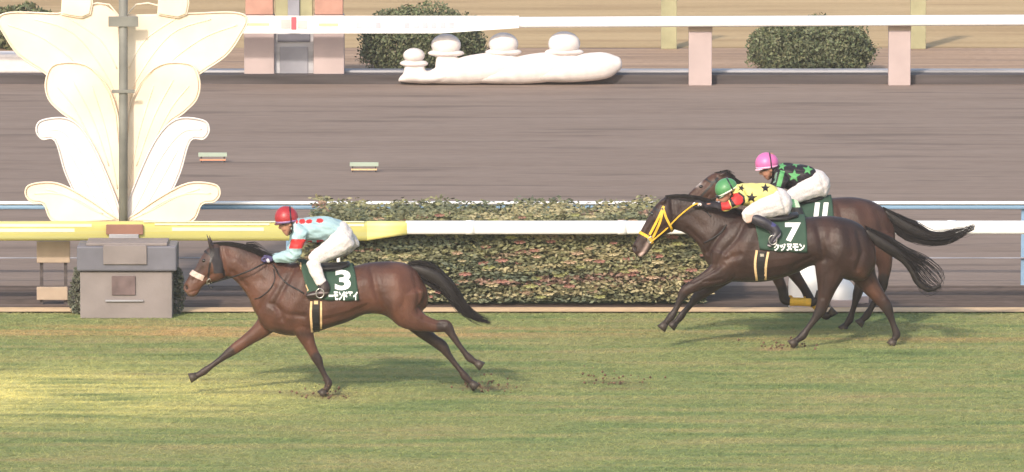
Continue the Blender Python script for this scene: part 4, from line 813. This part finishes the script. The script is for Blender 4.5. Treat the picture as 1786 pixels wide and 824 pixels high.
# ================================================================== riders
SKIN = (.42, .21, .14)
def hand(fig, px, py, y, ang, s=1.0, sgn=-1):
    """closed hand: palm, four curled fingers of different length and a thumb; ang turns it in the picture plane"""
    pcs = []; k = fig.ppm; ca, sa = math.cos(ang), math.sin(ang)
    def R(dx, dy): return (px + dx * ca - dy * sa, py + dx * sa + dy * ca)
    pcs.append(fig.limb([(*R(7, 0), 4.6 * s, .026 * s, y), (*R(2, 0), 6.2 * s, .036 * s, y), (*R(-4, .5), 6.4 * s, .04 * s, y)], n=12, k=2))
    for i, (L, off) in enumerate(((7.5, -.033), (8.4, -.011), (8.0, .011), (6.3, .032))):
        pcs.append(fig.limb([(*R(-3, -3), 2.0 * s, .0105 * s, y + off * s), (*R(-3 - L * .75, -2.4), 1.9 * s, .0105 * s, y + off * s), (*R(-3 - L * .95, 2.2), 1.8 * s, .010 * s, y + off * s), (*R(-3 - L * .4, 4.4), 1.6 * s, .009 * s, y + off * s)], n=8, k=3))
    pcs.append(fig.limb([(*R(3, -3), 2.2 * s, .012 * s, y - sgn * .03), (*R(-2, -6.2), 2.0 * s, .011 * s, y - sgn * .038), (*R(-7.5, -5.6), 1.6 * s, .010 * s, y - sgn * .03)], n=8, k=3))
    return pcs
def rider(c, hf):
    px, py = c['base']; f = Fig('person', px, py, hf.Y); tag(f.root, c['label'], 'person', 'jockeys')
    def arm(y): return [(p[0] + (0 if y < 0 else c.get('armdx', -3)), p[1], p[2], p[3], y * abs(p[4])) for p in c['arm']]
    def leg(P, y): return [(p[0] + (0 if y < 0 else c.get('legdx', 5)), p[1], p[2], p[3], y * abs(p[4])) for p in P]
    sh = lambda P, q: [(p[0], p[1], p[2] * q, p[3] * q, p[4]) for p in P]
    # body, one surface
    hs = c['face']; pc = [f.ribbon(hs, n=22), f.limb(c['neck'], n=14), f.ball(*c['nose']), f.ball(*c['ear'], y=-.078), f.ball(*c['ear'], y=.078)]
    T = [((a[0] * .9 + a[2] * .1), (a[1] * .9 + a[3] * .1), (a[0] * .1 + a[2] * .9), (a[1] * .1 + a[3] * .9), a[4] * .85) for a in c['torso']]
    pc.append(f.ribbon(T, n=20))
    P2 = [((a[0] * .88 + a[2] * .12), (a[1] * .88 + a[3] * .12), (a[0] * .12 + a[2] * .88), (a[1] * .12 + a[3] * .88), a[4] * .82) for a in c['pelvis']]; pc.append(f.ribbon(P2, n=18))
    for y in (-1, 1):
        pc.append(f.limb(sh(arm(y), .78), n=12)); pc.append(f.limb(sh(leg(c['thigh'], y), .78), n=14)); pc.append(f.limb(sh(leg(c['calf'], y), .75), n=12)); pc.append(f.limb(sh(leg(c['foot'], y), .7), n=10))
        hx, hy, hyo, ha = c['hand']; pc += hand(f, hx + (0 if y < 0 else c.get('armdx', -3)), hy, y * hyo, ha, .82, y)
    me = fuse(pc, .006, 3, 'body'); V = getv(me); X, Y_ = flatpix(f, V); C = np.tile(np.array(SKIN), (len(V), 1))
    for poly, wd, colr, amt in c['facepaint']:
        m_ = amt * np.exp(-(pdist(X, Y_, poly) / wd) ** 2); C = C * (1 - m_[:, None]) + np.array(colr) * m_[:, None]
    setcol(me, C); link('body', me, f.root, M['skin'])
    # clothing
    def cloth(name, pieces, base, paints, mat, vox=.0055, wr=None, sm=3, white=None):
        me = fuse(pieces, vox, sm, name); V = getv(me); Nn = getn(me)
        if wr:
            w_ = wr * (np.sin(V[:, 0] * 37 + V[:, 2] * 24 + np.sin(V[:, 1] * 30) * 1.4) * .5 + np.sin(V[:, 0] * 17 - V[:, 2] * 61 + V[:, 1] * 23) * .5 + np.sin(V[:, 2] * 90 + V[:, 0] * 25 + 2 * np.sin(V[:, 1] * 40)) * .35)
            V = V + Nn * w_[:, None]; setv(me, V)
        X, Y_ = proj(V + f.loc); C = np.tile(np.array(base), (len(V), 1))
        for kind, data, colr in paints:
            if kind == 'poly': m_ = inpoly(X, Y_, data)
            elif kind == 'line': m_ = pdist(X, Y_, data[0]) < data[1]
            elif kind == 'poly_near': m_ = inpoly(X, Y_, data) & (V[:, 1] < 0)
            C[m_] = colr
        setcol(me, C); return link(name, me, f.root, M[mat])
    sl = [f.ribbon(c['torso'], n=24)] + [f.limb(arm(y), n=14) for y in (-1, 1)] + [f.limb(c['collar'], n=14)]
    cloth('jacket', sl, c['jacket'], c['jpaint'], 'fabric', wr=.0075)
    br = [f.ribbon(c['pelvis'], n=22)] + [f.limb(leg(c['thigh'], y), n=16) for y in (-1, 1)] + ([f.limb(leg(c['calf'], y), n=14) for y in (-1, 1)] if c['long'] else [])
    cloth('breeches', br, (.66, .61, .60), c['bpaint'], 'breech', wr=.004)
    for y in (-1, 1):
        if c['long']: bt = [f.limb(leg(c['foot'], y), n=12)]
        else: bt = [f.limb(leg(c['calf'], y), n=14), f.limb(leg(c['foot'], y), n=12)]
        cloth('boot', bt, c['boot'], c.get('btpaint', []), 'boot', sm=2)
    for y in (-1, 1):
        hx, hy, hyo, ha = c['hand']; cloth('glove', hand(f, hx + (0 if y < 0 else c.get('armdx', -3)), hy, y * hyo, ha, 1.0, y), c['glove'], c['gpaint'], 'fabric', vox=.0045, sm=1)
    # helmet
    (hx, hy), (ra, rb), tilt, wd = c['helmet']; n1, n2 = 26, 14; k = f.ppm; c0 = f.Q(hx, hy, 0); V = []; F = []
    ct_, st_ = math.cos(tilt), math.sin(tilt)
    def hp(lon, lat, s_=1.0, front=0.0):
        x = ra * s_ * math.cos(lat) * math.cos(lon); yy = wd * s_ * math.cos(lat) * math.sin(lon); z = rb * s_ * math.sin(lat)
        x = x * (1 + .05 * math.cos(lon)) - front
        return c0 + np.array([(x * ct_ - z * st_) / k, yy, (x * st_ + z * ct_) / k])
    lats = [-.42 + (math.pi / 2 + .42) * i / n2 for i in range(n2)]
    for la in lats:
        for j in range(n1): V.append(hp(2 * math.pi * j / n1, la))
    V.append(hp(0, math.pi / 2)); tp = len(V) - 1
    for i in range(n2 - 1):
        for j in range(n1): a = i * n1 + j; b = i * n1 + (j + 1) % n1; F.append((a, b, b + n1, a + n1))
    for j in range(n1): F.append(((n2 - 1) * n1 + j, (n2 - 1) * n1 + (j + 1) % n1, tp))
    nb = len(V)
    for j in range(n1): V.append(hp(2 * math.pi * j / n1, -.42, .9))
    for j in range(n1): F.append(((j + 1) % n1, j, nb + j, nb + (j + 1) % n1))
    F.append(tuple(nb + j for j in range(n1)))
    me = mesh(V, F); sub = np.array([[p for p in v] for v in V]); setcol(me, np.tile(np.array(c['hcol']), (len(V), 1)))
    for i_ in range(n1): pass
    ho = link('helmet', me, f.root, M['shell'])
    def band(lat0, lat1, colr, nm, s_=1.02, lo=0, hi=2 * math.pi):
        m_ = MB(); V = []; F = []; q = 28
        for j in range(q + 1):
            lon = lo + (hi - lo) * j / q
            V += [hp(lon, lat0, s_), hp(lon, lat1, s_), hp(lon, lat1, s_ - .03), hp(lon, lat0, s_ - .03)]
        for j in range(q):
            for e_ in range(4): F.append((j * 4 + e_, j * 4 + (e_ + 1) % 4, j * 4 + 4 + (e_ + 1) % 4, j * 4 + 4 + e_))
        m_.add(V, F); o = m_.build(nm, M['shell'], ho, smooth=True); setcol(o.data, np.tile(np.array(colr), (len(V), 1)))
    band(-.44, -.24, c['trim'], 'trim_band')
    # peak
    V = []; F = []; q = 14
    for j in range(q + 1):
        lon = math.pi * .62 + math.pi * .76 * j / q; e_ = math.sin(math.pi * j / q)
        V += [hp(lon, -.40, 1.0), hp(lon, -.44, 1.0 + .20 * e_), hp(lon, -.50, 1.0 + .20 * e_), hp(lon, -.48, .98)]
    for j in range(q):
        for e_ in range(4): F.append((j * 4 + e_, j * 4 + (e_ + 1) % 4, j * 4 + 4 + (e_ + 1) % 4, j * 4 + 4 + e_))
    me = mesh(V, F); setcol(me, np.tile(np.array(c['peak']), (len(V), 1))); link('peak', me, ho, M['shell'])
    # over-helmet elastic (goggle strap) running up the crown and the chin strap
    V = []; F = []; q = 24
    for j in range(q + 1):
        t = -.45 + (math.pi + .9) * j / q; a_ = math.sin(t); b_ = math.cos(t)
        for o_ in (0, 2.0):
            xx = c['strapx'] + o_; rr = math.sqrt(max(.05, 1 - (xx / ra) ** 2)) * 1.015
            z = rb * rr * a_; yy = wd * rr * b_
            V.append(c0 + np.array([(xx * ct_ - z * st_) / k, yy, (xx * st_ + z * ct_) / k]))
    for j in range(q): F.append((j * 2, j * 2 + 1, j * 2 + 3, j * 2 + 2))
    me = mesh(V, F); setcol(me, np.tile(np.array((.02, .015, .03)), (len(V), 1))); so = link('crown_strap', me, ho, M['shell']); md = so.modifiers.new('s', 'SOLIDIFY'); md.thickness = .006
    for y in (-1, 1):
        P = [f.Q(p[0], p[1], y * p[2]) for p in c['chin']]; link('chin_strap', mesh(*cord(P, .006)), ho, M['leather'])
    V, F = f.ribbon(c['goggles'], n=16); link('goggles', mesh(V, F), f.root, M['eye'])
    for nm, data, rr, mt in c.get('extra', []):
        P = [f.Q(*p) for p in data]; link(nm, mesh(*cord(P, rr)), f.root, M[mt])
    return f

TEAL = (.34, .49, .53); RED = (.55, .035, .035)
R3 = dict(base=(560, 462), label='jockey in pale blue silks with red dots and a red helmet, on the leading horse',
  torso=[(516, 384, 513, 403, .08), (523, 381, 518, 417, .165), (541, 379, 537, 421, .19), (560, 378, 557, 422, .185), (579, 379.5, 572, 419, .17), (594, 385, 583, 416, .155), (603, 392, 588, 418, .15)],
  pelvis=[(588, 384, 576, 418, .15), (601, 388, 584, 426, .172), (611, 397, 592, 437, .168), (617.5, 411, 600, 441, .14), (616, 423, 604, 441, .10)],
  arm=[(527, 398, 16, .075, .15), (522, 411, 12.5, .062, .19), (519, 424, 11.5, .058, .21), (515, 438, 11, .056, .215), (511, 446, 11.5, .054, .205), (499, 448.5, 10.5, .048, .175), (488, 450.5, 8.6, .04, .14), (479, 452, 7, .034, .10)],
  thigh=[(602, 414, 23, .11, .09), (588, 427, 20.5, .10, .13), (571, 438, 16.5, .085, .19), (555, 447, 13.5, .07, .25), (546, 455, 12, .062, .275)], calf=[(546, 457, 12, .06, .28), (550, 470, 12, .056, .29), (556, 484, 10.5, .05, .30), (561, 494, 9.5, .046, .305)],
  foot=[(562, 492, 9.5, .044, .30), (565, 503, 10.5, .045, .31), (563, 511, 9, .045, .315), (552, 513.5, 7, .046, .32), (541, 515, 5.5, .042, .32), (535, 516, 4, .034, .32)], long=True, legdx=8, armdx=-4,
  neck=[(505, 392, 11, .055, 0), (513, 394, 11, .06, 0), (522, 396, 12, .07, 0)], collar=[(512, 390, 12, .07, 0), (518, 394, 14, .085, 0), (526, 398, 15, .1, 0)],
  face=[(486, 368, 513, 364, .06), (482, 377, 517, 373, .078), (484, 386, 517, 382, .08), (487, 393, 515, 391, .075), (490, 400, 511, 399, .066), (494, 406, 507, 405, .052), (498, 410.5, 504, 410, .035)], nose=(488.5, 397, 3.2, 3.4, .016), ear=(506.5, 391.5, 3.6, 4.6, .014),
  facepaint=[([(489, 391), (498, 392)], 2.5, (.06, .03, .02), .8), ([(494, 403), (498, 402)], 1.2, (.22, .07, .06), .9), ([(508, 397), (506, 405)], 3, (.10, .06, .05), .6), ([(512, 386), (512, 398)], 3, (.03, .02, .02), .9)],
  jacket=TEAL, jpaint=[('poly', [(523, 383), (530, 382), (533, 386), (531, 390), (525, 391), (521, 388)], RED), ('poly', [(514, 384), (518, 383), (520, 387), (518, 390.5), (514, 390)], RED), ('poly', [(535, 384), (541, 382.5), (545, 385), (543, 389.5), (537, 390.5), (533, 388)], RED), ('poly', [(553, 382), (559, 381), (564, 383.5), (563, 388), (557, 389.5), (551, 387)], RED), ('poly', [(508, 417.5), (535, 417.5), (532, 434), (504, 434)], RED), ('poly', [(536, 420), (544, 420), (544, 425), (536, 425)], RED), ('poly', [(552, 419), (564, 419), (563, 425), (552, 425)], RED), ('poly', [(513, 384), (516, 384), (516, 404), (513, 404)], (.65, .7, .72))],
  bpaint=[], boot=(.03, .016, .014), btpaint=[('line', ([(557, 511), (574, 511)], 1), (.25, .2, .2))], glove=(.07, .06, .14), gpaint=[('line', ([(467, 454), (469, 458)], 2.2), (.7, .68, .8))], hand=(468, 452.5, .07, 0.0),
  helmet=((498.5, 379.5), (20.5, 20), 0.10, .128), hcol=(.36, .028, .035), trim=(.28, .18, .36), peak=(.14, .04, .05), strapx=8.0, chin=[(508, 384, .10), (510, 395, .085), (508, 406, .05), (503, 410, .0)], goggles=[(481, 389, 486, 394, .05), (487, 389, 491, 395, .085), (498, 389, 498, 393, .088)])
R3['goggles'] = [(482.5, 388.5, 485.5, 392.5, .05), (486, 388.5, 489, 393.5, .078), (496, 388, 496, 392, .084)]
RF3 = rider(R3, F3)
BLK = (.016, .012, .016); YEL = (.74, .66, .22)
R7 = dict(base=(1345, 380), label='jockey in yellow silks with black stars and green helmet, on the number 7 horse',
  torso=[(1287, 323, 1281, 345, .09), (1297, 320, 1290, 357, .165), (1313, 319.5, 1309, 361, .19), (1332, 321, 1328, 359, .185), (1349, 324, 1341, 356, .17), (1362, 330, 1351, 358, .155), (1368, 334, 1356, 358, .15)],
  pelvis=[(1354, 326.5, 1346, 360, .15), (1367, 331, 1352, 370, .172), (1377, 340, 1359, 377, .168), (1382, 353, 1366, 378, .14), (1380, 364, 1370, 377, .10)],
  arm=[(1300, 342, 15, .075, .15), (1290, 348, 11.5, .062, .19), (1278, 355, 9.5, .058, .21), (1268, 360, 8.5, .054, .21), (1256, 361, 7.8, .048, .19), (1241, 359.5, 7.4, .042, .15), (1231, 359, 6.2, .034, .11)],
  thigh=[(1362, 353, 23, .11, .09), (1346, 359, 20.5, .10, .14), (1328, 365, 17.5, .085, .2), (1313, 371, 15, .072, .26), (1306, 376, 12.5, .062, .285), (1309, 384, 9.5, .052, .29)], calf=[(1312, 380, 8.5, .052, .29), (1322, 384.5, 9.5, .054, .30), (1334, 389.5, 9.5, .052, .31), (1345, 396, 8.5, .048, .31)],
  foot=[(1342, 394, 8.5, .046, .31), (1352, 401, 8.5, .046, .315), (1354, 408, 8, .046, .32), (1349, 416, 6.8, .046, .325), (1344, 424, 5.4, .042, .325), (1342, 429, 4, .034, .325)], long=False, legdx=4, armdx=-6,
  neck=[(1272, 334, 11, .055, 0), (1281, 336, 11, .06, 0), (1292, 338, 12, .07, 0)], collar=[(1281, 332, 11, .075, 0), (1288, 335, 13, .09, 0), (1296, 338, 14, .1, 0)],
  face=[(1257, 325, 1275, 319, .05), (1252, 332, 1279, 326, .072), (1252, 338, 1279, 334, .078), (1252, 344, 1277, 342, .074), (1253, 349, 1273, 349, .064), (1256, 353.5, 1268, 353.5, .047), (1259, 356, 1265, 356, .03)], nose=(1251.5, 349, 3, 3.4, .016), ear=(1273.5, 338, 3.4, 4.4, .014),
  facepaint=[([(1252, 344), (1259, 343)], 2.5, (.05, .03, .02), .8), ([(1256, 353), (1259, 353)], 1.2, (.22, .07, .06), .8), ([(1278, 330), (1279, 342)], 3, (.03, .02, .02), .9)],
  jacket=YEL, jpaint=[('poly', [(1240, 346), (1257.5, 348), (1262, 366), (1258, 372), (1215, 375), (1210, 345)], BLK), ('poly', [(1257, 349), (1268, 345), (1276, 362), (1273, 366), (1259, 368)], RED), ('poly', [(1270, 344), (1276, 342), (1285, 358), (1277, 363)], BLK), ('poly', [(1277, 338), (1290, 336), (1298, 345), (1297, 356), (1284, 359), (1275, 346)], RED), ('line', ([(1289, 337), (1297, 343), (1298, 352), (1294, 358)], 1.8), BLK),
     ('poly', star(1311, 345, 10.5, .1), BLK), ('poly', star(1335, 328.5, 9, .0), BLK), ('poly', star(1293, 328.5, 7, .3), BLK), ('poly', star(1334, 351, 8, .2), BLK), ('poly', star(1358, 341, 8, .2), BLK)],
  bpaint=[('poly', [(1298, 373), (1318, 376), (1324, 392), (1304, 395)], (.66, .44, .38))], boot=(.025, .022, .032), btpaint=[('line', ([(1337, 412), (1337, 428), (1346, 430)], 1.2), (.45, .4, .45)), ('line', ([(1362, 408), (1350, 422)], 1.2), (.35, .3, .4)), ('poly', [(1348, 380), (1360, 380), (1352, 396), (1345, 396)], (.05, .05, .16))],
  glove=(.03, .025, .028), gpaint=[('line', ([(1208, 355), (1210, 355)], 2.6), (.7, .6, .55)), ('line', ([(1219, 357), (1221, 357)], 2.8), (.7, .6, .55))], hand=(1220, 357.5, .08, .05),
  helmet=((1265.5, 329), (20, 17.5), 0.50, .128), hcol=(.08, .26, .10), trim=(.74, .78, .68), peak=(.30, .42, .30), strapx=9.5, chin=[(1275, 328, .10), (1276, 338, .085), (1273, 347, .05), (1267, 352, .0)],
  goggles=[(1249, 341, 1251, 345.5, .05), (1252, 340.5, 1255, 345.5, .078), (1263, 336, 1264, 340, .084)], extra=[('whip', [(1366, 379, -.2), (1340, 372, -.24), (1300, 362, -.26), (1222, 354, -.09)], .006, 'leather')])
R7['extra'] = []
RF7 = rider(R7, F7)
GRN = (.10, .34, .12)
R11 = dict(base=(1410, 350), label='jockey in black silks with green stars and pink helmet, on horse number 11',
  torso=[(1354, 289, 1350, 312, .09), (1363, 286, 1357, 324, .165), (1383, 286, 1378, 331, .19), (1402, 288, 1396, 329, .185), (1417, 292.5, 1409, 324, .17), (1430, 299, 1419, 326, .155), (1436, 303, 1422, 326, .15)],
  pelvis=[(1421, 294, 1410, 327, .15), (1434, 299.5, 1416, 337, .172), (1444, 309, 1424, 344, .168), (1448, 322, 1432, 346, .14), (1446, 332, 1435, 345, .10)],
  arm=[(1367, 306, 15, .075, .15), (1361, 318, 12, .062, .19), (1354, 331, 10.5, .058, .21), (1345, 342, 9.5, .054, .21), (1335, 347, 8.5, .048, .18), (1322, 348, 7.4, .042, .14), (1312, 348, 6.2, .034, .11)],
  thigh=[(1430, 320, 22, .11, .09), (1413, 328, 19, .10, .14), (1397, 336, 16.5, .085, .2), (1383, 343, 14.5, .072, .26), (1374, 349, 12, .062, .285)], calf=[(1377, 350, 10, .054, .29), (1385, 359, 10, .054, .30), (1391, 370, 9, .05, .31), (1397, 380, 8, .046, .31)],
  foot=[(1396, 378, 8, .046, .31), (1402, 388, 8.5, .046, .315), (1399, 395, 8, .046, .32), (1391, 399, 6.8, .046, .325), (1382, 402, 5.4, .042, .325), (1376, 404, 4, .034, .325)], long=False, legdx=4, armdx=-4,
  neck=[(1342, 298, 11, .055, 0), (1350, 300, 11, .06, 0), (1359, 302, 12, .07, 0)], collar=[(1349, 296, 11, .075, 0), (1355, 299, 13, .09, 0), (1363, 302, 14, .1, 0)],
  face=[(1324, 274, 1350, 269, .06), (1319, 283, 1355, 278, .078), (1323, 292, 1354, 288, .08), (1326, 299, 1351, 297, .074), (1330, 306, 1347, 305, .064), (1334, 311, 1344, 310, .046), (1338, 314, 1342, 313.5, .03)], nose=(1327, 302, 3.2, 3.4, .016), ear=(1345, 296, 3.6, 4.6, .014),
  facepaint=[([(1328, 298), (1336, 297)], 2.5, (.05, .03, .02), .8), ([(1333, 308), (1337, 307)], 1.2, (.22, .07, .06), .8), ([(1351, 290), (1350, 302)], 3, (.03, .02, .02), .9), ([(1345, 303), (1342, 310)], 3, (.12, .07, .05), .6)],
  jacket=BLK, jpaint=[('poly', star(1385, 307, 11.5, .1), GRN), ('poly', star(1409, 296.5, 9.5, .15), GRN), ('poly', star(1364, 290, 8, .2), GRN), ('poly', star(1388, 286, 7, .5), GRN), ('poly', star(1420, 318, 8, .2), GRN), ('poly', [(1361, 297), (1369, 299), (1362, 326), (1354, 325)], GRN), ('poly', [(1352, 303), (1356, 300), (1353, 318), (1348, 320)], (.16, .25, .2))],
  bpaint=[], boot=(.022, .02, .022), btpaint=[('poly', [(1384, 345), (1390, 345), (1396, 362), (1388, 362)], (.55, .72, .5)), ('poly', [(1376, 345), (1384, 345), (1388, 362), (1380, 362)], (.06, .2, .1))],
  glove=(.03, .03, .03), gpaint=[], hand=(1301, 348, .08, .05),
  helmet=((1336.5, 285), (20.5, 19), 0.12, .128), hcol=(.62, .15, .38), trim=(.86, .45, .68), peak=(.80, .50, .62), strapx=6.5, chin=[(1346, 289, .10), (1348, 299, .085), (1346, 309, .05), (1341, 313, .0)],
  goggles=[(1322, 293.5, 1325, 298, .05), (1326, 293.5, 1329, 299, .078), (1338, 292, 1338, 296.5, .084)])
RF11 = rider(R11, F11)

# ================================================================== turf kicked up behind the hooves
def clods(name, pts, lab):
    q = np.random.default_rng(5 + len(lab)); px, py, Y = pts; c = W(px, py, Y); e_ = MB()
    base = G(px, 2 * 0 + py + 6)
    for k in range(46):
        d = q.normal(size=3) * np.array([.17, .10, .055]); r = q.uniform(.006, .02); p = c + d; p[2] = max(p[2], .012); V = []
        for a in ((1, 0, 0), (-1, 0, 0), (0, 1, 0), (0, -1, 0), (0, 0, 1), (0, 0, -1)): V.append(p + np.array(a) * r * q.uniform(.6, 1.3, 3))
        e_.add(V, [(0, 2, 4), (2, 1, 4), (1, 3, 4), (3, 0, 4), (2, 0, 5), (1, 2, 5), (3, 1, 5), (0, 3, 5)])
    o = e_.build(name, M['clod'], None); tag(o, lab, 'clods', 'clods of turf thrown up by the hooves', 'stuff')
M['clod'] = pbr('clod_earth', (.20, .12, .075), .95, .35, 20)
clods('turf_clods', (850, 672, .14), 'brown crumbs of turf thrown up behind the leading horse\'s hind hooves')
clods('turf_clods', (560, 686, -.1), 'brown crumbs of turf around the leading horse\'s planted front hoof')
clods('turf_clods', (1070, 662, .9), 'brown crumbs of turf hanging over the grass behind the leading horse')
clods('turf_clods', (1368, 601, Y7), 'brown crumbs of turf by the number 7 horse\'s forward hind hoof')
# ================================================================== air
hz = MB(); hz.box((-75, -95, -1.2), (75, 60, 13.5)); m = bpy.data.materials.new('air'); m.use_nodes = True; t = m.node_tree; t.nodes.remove(t.nodes['Principled BSDF'])
pv = t.nodes.new('ShaderNodeVolumePrincipled'); pv.inputs['Density'].default_value = .00045; pv.inputs['Color'].default_value = (.95, .93, .92, 1); t.links.new(pv.outputs[0], t.nodes['Material Output'].inputs['Volume'])
tag(hz.build('haze', m), kind='stuff')
